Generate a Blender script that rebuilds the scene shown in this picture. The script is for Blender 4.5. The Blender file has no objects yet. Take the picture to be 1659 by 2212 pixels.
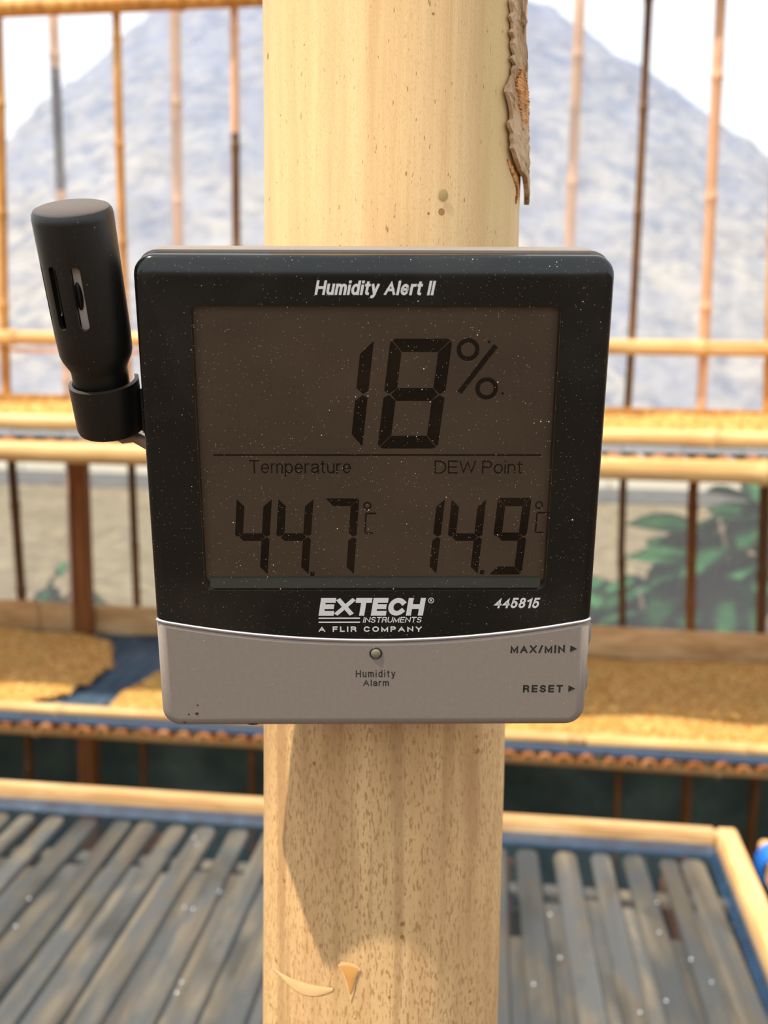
import bpy, bmesh, math, random
from mathutils import Vector, Matrix, Quaternion, noise
random.seed(7)
PI = math.pi
SC = bpy.context.scene
COL = SC.collection

# ------------------------------------------------------------------ camera
def cam_axes(yaw, pitch, roll):
    y, p, r = (math.radians(v) for v in (yaw, pitch, roll))
    f = Vector((-math.sin(y)*math.cos(p), math.cos(y)*math.cos(p), -math.sin(p)))
    rt = Vector((math.cos(y), math.sin(y), 0.0))
    up = rt.cross(f)
    return rt*math.cos(r)+up*math.sin(r), up*math.cos(r)-rt*math.sin(r), f
_r, _u, _f = cam_axes(6.6, 10.0, 0.8)
cam_d = bpy.data.cameras.new('camera')
cam = bpy.data.objects.new('camera', cam_d); COL.objects.link(cam)
cam.matrix_world = Matrix(((_r.x,_u.x,-_f.x,0.0),(_r.y,_u.y,-_f.y,0.0),(_r.z,_u.z,-_f.z,1.55),(0,0,0,1)))
cam_d.sensor_fit = 'VERTICAL'; cam_d.sensor_height = 24.0
cam_d.lens = 24.0*2300.0/2212.0
cam_d.clip_start = 0.01; cam_d.clip_end = 300.0
cam_d.dof.use_dof = True
cam_d.dof.focus_distance = 0.238
cam_d.dof.aperture_fstop = cam_d.lens/2.0          # a 2 mm wide phone lens
SC.camera = cam

# ------------------------------------------------------------------ sky, sun, exposure
w = bpy.data.worlds.new('sky'); SC.world = w; w.use_nodes = True
wn = w.node_tree.nodes; wl = w.node_tree.links
bg = wn['Background']
bg.inputs['Color'].default_value = (0.92, 0.96, 1.0, 1); bg.inputs['Strength'].default_value = 1.1
sun_d = bpy.data.lights.new('sun', 'SUN'); sun = bpy.data.objects.new('sun', sun_d); COL.objects.link(sun)
sun_d.energy = 4.3; sun_d.angle = math.radians(1.0); sun_d.color = (1.0, 0.88, 0.70)
sun.location = (-3.0, -1.7, 7.5)
sun.rotation_euler = Vector((0.425, 0.345, -1.0)).to_track_quat('-Z', 'Y').to_euler()
vs = SC.view_settings
vs.view_transform = 'Standard'; vs.look = 'None'; vs.gamma = 1.0; vs.use_curve_mapping = False
vs.exposure = 0.4

# ------------------------------------------------------------------ material helpers
def lin(c):
    return tuple(((v/255.0+0.055)/1.055)**2.4 if v > 10 else v/255.0/12.92 for v in c) + (1.0,)
class NT:
    def __init__(s, name):
        s.m = bpy.data.materials.new(name); s.m.use_nodes = True
        s.t = s.m.node_tree; s.t.nodes.clear()
        s.out = s.t.nodes.new('ShaderNodeOutputMaterial')
        s.co = s.t.nodes.new('ShaderNodeTexCoord'); s.inf = None
    def n(s, typ, ins=None, **kw):
        nd = s.t.nodes.new(typ)
        for k, v in kw.items(): setattr(nd, k, v)
        for k, v in (ins or {}).items(): s.put(nd.inputs[k], v)
        return nd
    def put(s, sock, v):
        if isinstance(v, bpy.types.NodeSocket): s.t.links.new(v, sock)
        else: sock.default_value = v
    def mapped(s, scale, loc=(0,0,0), rnd=0.0):
        src = s.co.outputs['Object']
        if rnd:
            if s.inf is None: s.inf = s.n('ShaderNodeObjectInfo')
            mul = s.n('ShaderNodeMath', {0: s.inf.outputs['Random'], 1: rnd}, operation='MULTIPLY')
            add = s.n('ShaderNodeVectorMath', {0: src, 1: mul.outputs[0]}, operation='ADD')
            src = add.outputs[0]
        return s.n('ShaderNodeMapping', {'Vector': src, 'Scale': scale, 'Location': loc}).outputs[0]
    def noise(s, vec, scale=1.0, detail=4.0, rough=0.55, dist=0.0):
        return s.n('ShaderNodeTexNoise', {'Vector': vec, 'Scale': scale, 'Detail': detail, 'Roughness': rough, 'Distortion': dist}).outputs['Fac']
    def ramp(s, fac, stops, interp='LINEAR'):
        r = s.n('ShaderNodeValToRGB', {'Fac': fac}); r.color_ramp.interpolation = interp
        e = r.color_ramp.elements
        while len(e) < len(stops): e.new(0.5)
        for i, (p, c) in enumerate(stops):
            e[i].position = p; e[i].color = c if not isinstance(c, (int, float)) else (c, c, c, 1)
        return r.outputs['Color']
    def mix(s, fac, a, b, mode='MIX'):
        nd = s.n('ShaderNodeMix', data_type='RGBA', blend_type=mode)
        s.put(nd.inputs[0], fac); s.put(nd.inputs[6], a); s.put(nd.inputs[7], b)
        return nd.outputs[2]
    def math(s, op, a, b=0.0):
        return s.n('ShaderNodeMath', {0: a, 1: b}, operation=op).outputs[0]
    def specks(s, scale, size, keep):
        """small round specks: one random cell in some, as a 0/1 mask"""
        v = s.n('ShaderNodeTexVoronoi', {'Vector': s.co.outputs['Object'], 'Scale': scale, 'Randomness': 1.0})
        sep = s.n('ShaderNodeSeparateColor', {0: v.outputs['Color']})
        on = s.math('LESS_THAN', sep.outputs[0], keep)
        rad = s.math('MULTIPLY', sep.outputs[1], size)
        inn = s.math('LESS_THAN', v.outputs['Distance'], rad)
        return s.math('MULTIPLY', on, inn)
    def bump(s, h, strength=0.3, dist=0.01):
        return s.n('ShaderNodeBump', {'Height': h, 'Strength': strength, 'Distance': dist}).outputs[0]
    def pbr(s, color, rough=0.6, metal=0.0, spec=0.5, normal=None, **kw):
        b = s.n('ShaderNodeBsdfPrincipled', {'Base Color': color, 'Roughness': rough, 'Metallic': metal, 'Specular IOR Level': spec})
        for k, v in kw.items(): s.put(b.inputs[k.replace('_', ' ')], v)
        if normal is not None: s.put(b.inputs['Normal'], normal)
        return b.outputs[0]
    def done(s, shader):
        s.t.links.new(shader, s.out.inputs['Surface']); return s.m
def shade_mix(t, fac, a, b):
    nd = t.n('ShaderNodeMixShader'); t.put(nd.inputs[0], fac); t.t.links.new(a, nd.inputs[1]); t.t.links.new(b, nd.inputs[2])
    return nd.outputs[0]
def plain(name, c, rough=0.6, metal=0.0, spec=0.5):
    t = NT(name)
    v = t.noise(t.mapped((60,60,60)), 1.0, 3)
    col = t.mix(v, tuple(x*0.9 for x in lin(c)[:3])+(1,), tuple(min(1, x*1.1) for x in lin(c)[:3])+(1,))
    return t.done(t.pbr(col, rough, metal, spec))

# ---- wood of the post
def mat_pole():
    t = NT('pale_post_wood')
    streak = t.noise(t.mapped((190, 190, 9)), 1.0, 6, 0.65)
    broad = t.noise(t.mapped((16, 16, 7)), 1.0, 3, 0.5)
    base = t.ramp(streak, [(0.25, lin((208,170,120))), (0.5, lin((226,190,138))), (0.75, lin((236,206,154)))])
    base = t.mix(t.ramp(broad, [(0.46, 0.0), (0.66, 0.65)]), base, lin((206,162,122)))
    green = t.noise(t.mapped((26, 26, 3), (3, 1, 0)), 1.0, 2)
    base = t.mix(t.ramp(green, [(0.5, 0.0), (0.68, 0.6)]), base, lin((196,178,120)))
    z = t.n('ShaderNodeSeparateXYZ', {0: t.co.outputs['Object']}).outputs[2]
    # short brown fibre flecks, dense on the lower stretch of the trunk
    fl = t.noise(t.mapped((1900, 1900, 420)), 1.0, 2, 0.5)
    dens = t.n('ShaderNodeMapRange', {'Value': z, 'From Min': 1.50, 'From Max': 1.58, 'To Min': 0.555, 'To Max': 0.69}).outputs[0]
    patch = t.math('MULTIPLY', t.noise(t.mapped((40, 40, 22), (5, 2, 1)), 1.0, 2), 0.10)
    thr = t.math('SUBTRACT', t.math('ADD', dens, 0.05), patch)
    mask = t.n('ShaderNodeMapRange', {'Value': fl, 'From Min': thr, 'From Max': t.math('ADD', thr, 0.05), 'To Min': 0.0, 'To Max': 0.75}).outputs[0]
    base = t.mix(mask, base, lin((134,84,44)))
    ln = t.noise(t.mapped((150, 150, 5), (1, 4, 2)), 1.0, 3, 0.5)
    base = t.mix(t.math('MULTIPLY', t.ramp(ln, [(0.54, 0.0), (0.64, 0.6)]), t.math('LESS_THAN', z, 1.52)), base, lin((142,110,78)))
    fine = t.noise(t.mapped((3200, 3200, 1500)), 1.0, 2)
    base = t.mix(t.ramp(fine, [(0.5, 0.0), (0.75, 0.35)]), base, lin((176,132,84)))
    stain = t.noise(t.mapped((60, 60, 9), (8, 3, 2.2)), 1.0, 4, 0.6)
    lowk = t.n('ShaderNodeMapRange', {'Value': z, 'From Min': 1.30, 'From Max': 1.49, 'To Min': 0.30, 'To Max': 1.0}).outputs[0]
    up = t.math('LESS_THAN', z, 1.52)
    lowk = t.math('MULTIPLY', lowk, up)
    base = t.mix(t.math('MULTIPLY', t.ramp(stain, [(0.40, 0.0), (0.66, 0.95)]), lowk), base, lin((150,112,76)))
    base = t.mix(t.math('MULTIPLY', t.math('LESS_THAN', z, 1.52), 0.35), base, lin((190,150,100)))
    base = t.mix(t.math('MULTIPLY', t.specks(330, 0.30, 0.05), 0.8), base, lin((140,96,48)))
    base = t.mix(t.math('MULTIPLY', t.specks(190, 0.06, 0.16), 0.7), base, lin((128,88,46)))
    nrm = t.bump(streak, 0.15, 0.002)
    return t.done(t.pbr(base, 0.62, spec=0.3, normal=nrm))
def mat_bark(name, a, b, c):
    t = NT(name)
    f = t.noise(t.mapped((420, 420, 110)), 1.0, 5, 0.65)
    g = t.noise(t.mapped((130, 130, 60)), 1.0, 3)
    col = t.mix(t.ramp(g, [(0.45, 0.0), (0.6, 1.0)]), t.ramp(f, [(0.3, lin(c)), (0.48, lin(a)), (0.7, lin(b))]), lin(b))
    return t.done(t.pbr(col, 0.85, spec=0.1, normal=t.bump(f, 0.8, 0.002)))
def mat_wood(name, dark, mid, light, scale=(30, 3, 30), rough=0.7, rnd=9.0, vary=0.25):
    t = NT(name)
    f = t.noise(t.mapped(scale, rnd=rnd), 1.0, 5, 0.6, 0.4)
    g = t.noise(t.mapped((6, 6, 6), rnd=rnd), 1.0, 3)
    col = t.ramp(f, [(0.28, lin(dark)), (0.5, lin(mid)), (0.72, lin(light))])
    col = t.mix(t.ramp(g, [(0.45, 0.0), (0.7, vary*2)]), col, lin(dark))
    k = t.math('ADD', t.math('MULTIPLY', t.inf.outputs['Random'], vary), 1.0-vary*0.5)
    hsv = t.n('ShaderNodeHueSaturation', {'Color': col, 'Value': k})
    return t.done(t.pbr(hsv.outputs[0], rough, spec=0.3, normal=t.bump(f, 0.3, 0.004)))
def mat_slat():
    t = NT('weathered_slat_wood')
    f = t.noise(t.mapped((60, 2.2, 60), rnd=11.0), 1.0, 4, 0.6)
    blot = t.noise(t.mapped((22, 9, 22), rnd=23.0), 1.0, 4, 0.6)
    col = t.ramp(f, [(0.3, lin((92,76,54))), (0.55, lin((128,110,84))), (0.75, lin((160,140,108)))])
    col = t.mix(t.ramp(blot, [(0.42, 0.0), (0.58, 0.8)]), col, lin((92,90,86)))
    b2 = t.noise(t.mapped((14, 6, 14), (4, 2, 7), rnd=31.0), 1.0, 3)
    col = t.mix(t.ramp(b2, [(0.52, 0.0), (0.64, 0.75)]), col, lin((76,66,50)))
    k = t.math('ADD', t.math('MULTIPLY', t.inf.outputs['Random'], 0.55), 0.60)
    hsv = t.n('ShaderNodeHueSaturation', {'Color': col, 'Value': k, 'Saturation': 0.9})
    return t.done(t.pbr(hsv.outputs[0], 0.7, spec=0.3, normal=t.bump(f, 0.3, 0.003)))
def mat_net():
    """thin blue shade net: half open weave"""
    t = NT('blue_net')
    f = t.noise(t.mapped((40, 8, 40)), 1.0, 3)
    d = t.n('ShaderNodeBsdfDiffuse', {'Color': t.ramp(f, [(0.3, lin((40,62,80))), (0.7, lin((74,96,110)))])}).outputs[0]
    g = t.n('ShaderNodeBsdfGlossy', {'Color': (1,1,1,1), 'Roughness': 0.4}).outputs[0]
    d = shade_mix(t, 0.05, d, g)
    tr = t.n('ShaderNodeBsdfTransparent', {'Color': (0.9, 0.94, 1.0, 1)}).outputs[0]
    return t.done(shade_mix(t, 0.11, tr, d))
def mat_net_solid():
    t = NT('blue_net_folded')
    f = t.noise(t.mapped((70, 5, 70)), 1.0, 4)
    return t.done(t.pbr(t.ramp(f, [(0.3, lin((62,92,122))), (0.55, lin((92,122,148))), (0.72, lin((146,164,178)))]), 0.6))
def mat_edge():
    t = NT('blue_net_edge')
    f = t.noise(t.mapped((50, 50, 50)), 1.0, 3)
    d = t.pbr(t.ramp(f, [(0.3, lin((24,58,90))), (0.6, lin((42,86,124))), (0.75, lin((86,128,158)))]), 0.5)
    tr = t.n('ShaderNodeBsdfTransparent', {'Color': (0.9, 0.94, 1.0, 1)}).outputs[0]
    return t.done(shade_mix(t, 0.5, tr, d))
def mat_plastic_sheet():
    t = NT('clear_greenhouse_plastic')
    f = t.noise(t.mapped((1.5, 1.5, 0.8)), 1.0, 3)
    tr = t.n('ShaderNodeBsdfTransparent', {'Color': (0.97, 0.98, 1.0, 1)}).outputs[0]
    tl = t.n('ShaderNodeBsdfTranslucent', {'Color': (0.93, 0.96, 1.0, 1)}).outputs[0]
    df = t.n('ShaderNodeBsdfDiffuse', {'Color': (0.9, 0.94, 1.0, 1)}).outputs[0]
    haze = shade_mix(t, 0.45, tl, df)
    k = t.n('ShaderNodeMapRange', {'Value': f, 'From Min': 0.3, 'From Max': 0.7, 'To Min': 0.20, 'To Max': 0.27}).outputs[0]
    return t.done(shade_mix(t, k, tr, haze))
def mat_grain():
    t = NT('parchment_beans')
    f = t.noise(t.mapped((110, 110, 110)), 1.0, 3, 0.75)
    g = t.noise(t.mapped((9, 9, 9)), 1.0, 3)
    col = t.ramp(f, [(0.32, lin((146,92,34))), (0.5, lin((212,158,82))), (0.68, lin((244,208,138)))])
    col = t.mix(t.ramp(g, [(0.5, 0.0), (0.7, 0.45)]), col, lin((196,170,96)))
    return t.done(t.pbr(col, 0.7, spec=0.2, normal=t.bump(f, 0.6, 0.006)))
def mat_heap():
    t = NT('pale_husk_heap')
    f = t.noise(t.mapped((2.6, 2.6, 4.0)), 1.0, 6, 0.62, 0.6)
    g = t.noise(t.mapped((0.55, 0.55, 0.9), (3, 1, 2)), 1.0, 4, 0.6)
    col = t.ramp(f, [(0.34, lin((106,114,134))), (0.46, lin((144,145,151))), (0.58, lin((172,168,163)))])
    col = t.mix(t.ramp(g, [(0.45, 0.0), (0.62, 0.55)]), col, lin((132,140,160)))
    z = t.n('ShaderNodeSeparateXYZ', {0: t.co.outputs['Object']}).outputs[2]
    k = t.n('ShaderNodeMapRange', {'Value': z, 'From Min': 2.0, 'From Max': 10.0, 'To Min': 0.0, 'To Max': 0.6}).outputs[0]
    col = t.mix(k, col, lin((120,142,184)))  # bluer towards the crest: haze and grazing shade put into the colour
    return t.done(t.pbr(col, 0.9, spec=0.1, normal=t.bump(f, 0.6, 0.3)))
def mat_ground(name, a, b, c, sc=5.0):
    t = NT(name)
    f = t.noise(t.mapped((sc, sc, sc)), 1.0, 6, 0.65)
    g = t.noise(t.mapped((sc*0.2, sc*0.2, 1)), 1.0, 3)
    col = t.ramp(f, [(0.3, lin(a)), (0.5, lin(b)), (0.7, lin(c))])
    col = t.mix(t.ramp(g, [(0.45, 0.0), (0.65, 0.5)]), col, lin(a))
    return t.done(t.pbr(col, 0.9, spec=0.1, normal=t.bump(f, 0.5, 0.03)))
# ---- meter
def dust(t, col, amount=1.0):
    m1 = t.specks(700, 0.10, 0.30)
    m2 = t.specks(2300, 0.22, 0.34)
    m3 = t.specks(190, 0.036, 0.42)
    col = t.mix(t.math('MULTIPLY', m2, 0.34*amount), col, lin((196,186,160)))
    col = t.mix(t.math('MULTIPLY', m1, 0.85*amount), col, lin((206,198,176)))
    return t.mix(t.math('MULTIPLY', m3, 0.9*amount), col, lin((236,232,214)))
def mat_bezel():
    t = NT('glossy_black_plastic')
    haze = t.noise(t.mapped((26, 26, 26)), 1.0, 4)
    col = t.mix(t.ramp(haze, [(0.5, 0.0), (0.75, 0.12)]), lin((12,16,17)), lin((92,88,78)))
    return t.done(t.pbr(dust(t, col), 0.13, spec=0.5))
def mat_silver():
    t = NT('silver_paint')
    f = t.noise(t.mapped((900, 900, 900)), 1.0, 3)
    col = t.ramp(f, [(0.3, lin((132,122,114))), (0.7, lin((137,127,119)))])
    m = t.specks(1100, 0.14, 0.12); m2 = t.specks(240, 0.036, 0.4)
    col = t.mix(t.math('MULTIPLY', m, 0.5), col, lin((226,216,196)))
    col = t.mix(t.math('MULTIPLY', m2, 0.85), col, lin((240,236,222)))
    return t.done(t.pbr(col, 0.5, metal=0.1, spec=0.35))
def mat_black_matte():
    t = NT('satin_black_plastic')
    col = dust(t, lin((17,17,16)), 0.35)
    up = t.n('ShaderNodeSeparateXYZ', {0: t.n('ShaderNodeNewGeometry').outputs['Normal']}).outputs[2]
    settled = t.n('ShaderNodeMapRange', {'Value': up, 'From Min': 0.80, 'From Max': 0.93, 'To Min': 0.0, 'To Max': 0.22}).outputs[0]
    col = t.mix(settled, col, lin((150,118,84)))       # dust lying on the flat top
    return t.done(t.pbr(col, 0.42, spec=0.5))
def mat_lens():
    t = NT('clear_lens')
    tr = t.n('ShaderNodeBsdfTransparent', {'Color': (0.90, 0.89, 0.87, 1)}).outputs[0]
    gl = t.n('ShaderNodeBsdfGlossy', {'Color': (1,1,1,1), 'Roughness': 0.06}).outputs[0]
    fr = t.n('ShaderNodeFresnel', {'IOR': 1.49}).outputs[0]
    s = shade_mix(t, fr, tr, gl)
    m = t.math('MAXIMUM', t.math('MULTIPLY', t.specks(700, 0.10, 0.34), 0.9), t.math('MULTIPLY', t.specks(190, 0.036, 0.5), 1.0))
    m = t.math('MAXIMUM', m, t.math('MULTIPLY', t.specks(2300, 0.22, 0.36), 0.38))
    d = t.n('ShaderNodeBsdfDiffuse', {'Color': lin((220,210,188))}).outputs[0]
    return t.done(shade_mix(t, m, s, d))
def mat_lcd():
    t = NT('lcd_glass')
    f = t.noise(t.mapped((22, 22, 22)), 1.0, 2)
    return t.done(t.pbr(t.ramp(f, [(0.35, lin((108,94,80))), (0.65, lin((120,100,84)))]), 0.6, spec=0.2))
M = dict(
    pole=mat_pole(), bark=mat_bark('grey_bark', (176,142,106), (202,174,140), (92,62,40)), bark2=mat_bark('orange_inner_bark', (214,154,98), (228,178,122), (170,108,60)),
    board=mat_wood('planed_board', (178,132,84), (210,168,116), (232,196,148), (8, 40, 40)),
    board_y=mat_wood('planed_board_end', (186,138,88), (216,174,120), (234,198,148), (40, 8, 40)),
    bamboo=mat_wood('golden_bamboo', (150,98,42), (200,142,70), (224,176,104), (60, 60, 5), rough=0.5),
    rail=mat_wood('yellow_bamboo_rail', (186,140,84), (216,176,116), (234,204,152), (4, 50, 50), rough=0.45),
    pink=mat_wood('pale_bamboo', (190,140,104), (220,172,134), (232,196,164), (60, 60, 5), rough=0.6),
    darkbam=mat_wood('brown_bamboo', (66,42,20), (104,70,34), (136,96,50), (60, 60, 5), rough=0.5),
    greybam=mat_wood('dark_grey_bamboo', (48,44,46), (76,72,76), (104,98,100), (60, 60, 5), rough=0.6),
    post=mat_wood('brown_post_wood', (96,56,24), (134,84,40), (160,106,56), (30, 30, 3)),
    slat=mat_slat(), sslat=mat_wood('split_bamboo', (128,72,34), (182,116,64), (216,160,108), (50, 4, 50)),
    batten=mat_wood('tan_batten', (132,106,76), (176,146,110), (198,170,134), (5, 40, 40)),
    net=mat_net(), edge=mat_edge(), glint=plain('glint_bead', (235,240,245), 0.2, 0.9), net2=mat_net_solid(), sheet=mat_plastic_sheet(), grain=mat_grain(), heap=mat_heap(),
    ground=mat_ground('gravel_ground', (98,88,66), (126,114,88), (158,146,118), 9.0),
    floor=mat_ground('earth_floor', (58,46,35), (86,68,50), (112,90,66), 3.0),
    kerb_shade=mat_ground('kerb_shade_grey', (78,78,76), (92,92,90), (108,108,104), 6.0), kerb=plain('white_kerb', (232,226,206), 0.8), wall_foot=mat_ground('dark_sheeting', (70,82,76), (92,104,98), (116,128,120), 4.0),
    leaf=mat_ground('leaf_green', (30,78,50), (50,108,66), (92,150,84), 8.0), stem=mat_ground('stem_brown', (104,92,82), (132,116,102), (156,140,122), 12.0),
    cord=plain('blue_cord', (28,112,214), 0.5),
    bezel=mat_bezel(), silver=mat_silver(), ridge=plain('bright_trim', (226,226,230), 0.25, 0.85), black=mat_black_matte(), lens=mat_lens(), lcd=mat_lcd(),
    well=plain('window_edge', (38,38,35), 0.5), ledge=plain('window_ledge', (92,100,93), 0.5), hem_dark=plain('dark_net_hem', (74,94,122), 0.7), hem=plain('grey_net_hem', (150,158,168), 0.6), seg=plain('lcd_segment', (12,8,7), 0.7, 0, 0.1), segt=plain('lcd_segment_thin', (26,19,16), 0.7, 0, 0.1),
    white=plain('silver_print', (196,198,196), 0.5), ink=plain('dark_print', (28,30,24), 0.6),
    chip=plain('sensor_chip', (226,214,206), 0.5), cable=plain('grey_cable', (150,124,104), 0.5),
    led=plain('alarm_glass', (120,118,98), 0.06), ledrim=plain('alarm_rim', (70,66,58), 0.2, 0.6), dirt=plain('dried_dirt', (58,30,14), 0.8), wax=plain('resin', (200,146,80), 0.5), scar=plain('pale_scar', (216,176,124), 0.7), knot=plain('grey_knot', (170,146,94), 0.8),
)

# ------------------------------------------------------------------ mesh helpers
def add(name, me, mat=None, parent=None, loc=None, smooth=False):
    if isinstance(me, bmesh.types.BMesh):
        b = me; me = bpy.data.meshes.new(name); bmesh.ops.recalc_face_normals(b, faces=b.faces); b.to_mesh(me); b.free()
    if mat is not None and not me.materials: me.materials.append(mat)
    if smooth:
        for p in me.polygons: p.use_smooth = True
    o = bpy.data.objects.new(name, me); COL.objects.link(o)
    if parent: o.parent = parent
    if loc is not None: o.location = loc
    return o
def empty(name, loc=(0,0,0), label=None, cat=None, group=None):
    o = bpy.data.objects.new(name, None); COL.objects.link(o); o.location = loc; o.empty_display_size = 0.05
    tag(o, label, cat, group); return o
def tag(o, label=None, cat=None, group=None, kind=None):
    for k, v in (('label', label), ('category', cat), ('group', group), ('kind', kind)):
        if v: o[k] = v
    return o
def box(b, c, s, rot=None, jit=0.0, bev=0.0):
    r = bmesh.ops.create_cube(b, size=1.0)
    for v in r['verts']:
        p = Vector((v.co.x*s[0], v.co.y*s[1], v.co.z*s[2]))
        if jit: p += Vector((random.uniform(-jit, jit) for _ in range(3)))
        if rot is not None: p = rot @ p
        v.co = p + Vector(c)
    if bev:
        es = {e for v in r['verts'] for e in v.link_edges}
        bmesh.ops.bevel(b, geom=list(es), offset=bev, segments=2, affect='EDGES')
    return b
def rings(b, loops, close_start=True, close_end=True):
    """loops: list of lists of points (same length) -> skinned closed tube"""
    vs = [[b.verts.new(p) for p in l] for l in loops]; n = len(vs[0])
    for i in range(len(vs)-1):
        for j in range(n):
            b.faces.new((vs[i][j], vs[i][(j+1) % n], vs[i+1][(j+1) % n], vs[i+1][j]))
    if close_start: b.faces.new(vs[0][::-1])
    if close_end: b.faces.new(vs[-1])
    return vs
def tube(b, pts, rad, seg=8, caps=True):
    pts = [Vector(p) for p in pts]; loops = []
    up = Vector((0.31, 0.2, 0.93))
    for i, p in enumerate(pts):
        d = (pts[min(i+1, len(pts)-1)]-pts[max(i-1, 0)]).normalized()
        a = d.cross(up)
        if a.length < 0.05: a = d.cross(Vector((1, 0, 0)))
        a.normalize(); c = d.cross(a)
        r = rad[i] if isinstance(rad, (list, tuple)) else rad
        loops.append([p+a*math.cos(2*PI*k/seg)*r+c*math.sin(2*PI*k/seg)*r for k in range(seg)])
    rings(b, loops, caps, caps); return b
def bamboo(b, pts, r, step=0.24, seg=10, ph=0.0, nodes=None):
    """culm along a polyline with swollen nodes"""
    pts = [Vector(p) for p in pts]
    L = [0.0]
    for i in range(1, len(pts)): L.append(L[-1]+(pts[i]-pts[i-1]).length)
    def at(s):
        for i in range(1, len(pts)):
            if s <= L[i] or i == len(pts)-1:
                u = (s-L[i-1])/max(1e-6, L[i]-L[i-1]); return pts[i-1].lerp(pts[i], min(1, max(0, u)))
    ss, rr = [0.0], [r]
    s = step*(0.3+0.6*ph)
    while s < L[-1]-0.03:
        for d, k in ((-0.03, 1.0), (-0.008, 1.03), (-0.002, 1.22), (0.003, 1.2), (0.006, 1.0), (0.03, 0.97)):
            if 0 < s+d < L[-1]: ss.append(s+d); rr.append(r*k)
        s += step*random.uniform(0.85, 1.15)
    ss.append(L[-1]); rr.append(r)
    return tube(b, [at(x) for x in ss], rr, seg)

# ------------------------------------------------------------------ large structure
WY = 2.66
b = bmesh.new(); bmesh.ops.create_grid(b, x_segments=8, y_segments=8, size=1.0)
for v in b.verts: v.co = Vector((v.co.x*60, WY-35+v.co.y*35, 0))
tag(add('floor', b, M['floor']), kind='structure')
b = bmesh.new(); bmesh.ops.create_grid(b, x_segments=40, y_segments=30, size=1.0)
for v in b.verts:
    v.co = Vector((v.co.x*60, WY+40+v.co.y*40, 0)); v.co.z = -0.002 + 0.0*noise.noise(v.co)
tag(add('ground', b, M['ground']), kind='structure')
# conical heap of husks outside
b = bmesh.new(); AX, AY, AZ, RR = -4.51, 26.0, 10.9, 15.0
NA, NR = 260, 90; prev = None
for i in range(NR+1):
    u = (i/NR)**1.0; row = []
    for j in range(NA):
        a = 2*PI*j/NA; r = RR*u
        x, y = AX+r*math.cos(a)*(1.15 if math.cos(a) > 0 else 0.77), AY+r*math.sin(a)
        z = AZ*(1-u)*(1+0.10*math.sin(PI*u)) - 0.0
        q = Vector((x*0.55, y*0.55, z*0.8))
        z += min(1, 6*(1-u))*min(1, 5*u)*(0.22*noise.fractal(q, 0.8, 2.1, 4)+0.12*noise.fractal(q*2.7, 0.8, 2.0, 3))
        if i == NR: z = -0.05
        row.append(b.verts.new((x, y, z)))
        if i == 0: row = row*NA; break
    if prev:
        for j in range(NA):
            if i == 1: b.faces.new((prev[0], row[j], row[(j+1) % NA]))
            else: b.faces.new((prev[j], row[j], row[(j+1) % NA], prev[(j+1) % NA]))
    prev = row
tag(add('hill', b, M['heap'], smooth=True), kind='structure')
b = bmesh.new()
for k in range(14): box(b, (-14+k*2.0+0.5*0, 10.55, 0.045), (1.985, 0.16, 0.11), bev=0.012)
tag(add('trim_1', b, M['kerb']), kind='structure')
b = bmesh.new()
for k in range(7): box(b, (-14+k*4.0, 10.0, -0.004), (3.99, 0.85, 0.03), bev=0.006)  # shade below the kerb, put in as a strip of darker ground
tag(add('trim_2', b, M['kerb_shade']), kind='structure')
# translucent end wall: thin plastic stretched over the frame
b = bmesh.new(); NX, NZ = 90, 40
g = [[b.verts.new((-4+8*i/NX, WY+0.004*noise.noise(Vector((i*0.35, k*0.18, 0))), 0.55+2.75*k/NZ)) for k in range(NZ+1)] for i in range(NX+1)]
for i in range(NX):
    for k in range(NZ): b.faces.new((g[i][k], g[i+1][k], g[i+1][k+1], g[i][k+1]))
tag(add('wall_back', b, M['sheet'], smooth=True), kind='structure')

# ------------------------------------------------------------------ dark skirt along the foot of the wall
b = bmesh.new(); NX = 120
for i in range(NX+1):
    x = -4+8*i/NX
    for k in range(9):
        b.verts.new((x, WY+0.016+0.010*noise.noise(Vector((x*2.2, k*0.5, 3))), 0.03*0+0.60*k/8))
b.verts.ensure_lookup_table()
for i in range(NX):
    for k in range(8): b.faces.new([b.verts[q] for q in (i*9+k, (i+1)*9+k, (i+1)*9+k+1, i*9+k+1)])
bmesh.ops.solidify(b, geom=b.faces[:], thickness=0.003)
tag(add('sheeting', b, M['wall_foot'], smooth=True), 'dark grey-green tarpaulin skirt along the foot of the wall under the rack', 'sheeting')

# ------------------------------------------------------------------ bamboo frame of the end wall
fr = empty('bamboo_frame', (-0.3, WY, 0), 'bamboo frame of thin uprights and rails on the translucent back wall', 'frame')
def upright(Y, pts, r, mats, cuts=None, ph=0.3):
    """pts: (x, z) from top to bottom. mats: one colour, or several that change at the heights in cuts"""
    P = [Vector((x+0.3, Y-WY, z)) for x, z in pts]
    P.append(Vector((P[-1].x, P[-1].y, 0.0)))
    b = bmesh.new(); bamboo(b, P[::-1], r, 0.26, 10, ph)
    me = bpy.data.meshes.new('upright'); bmesh.ops.recalc_face_normals(b, faces=b.faces); b.to_mesh(me); b.free()
    for m in mats: me.materials.append(M[m])
    if cuts:
        for p in me.polygons:
            k = 0
            for c in cuts:
                if p.center.z < c: k += 1
            p.material_index = k
    return add('upright', me, None, fr, smooth=True)
upright(2.62, [(-1.262,2.42),(-1.265,2.15),(-1.269,1.988),(-1.284,1.537),(-1.286,1.361),(-1.280,1.181),(-1.270,0.815),(-1.272,0.365)], 0.0125, ['bamboo','darkbam'], [1.25], 0.1)
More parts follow.
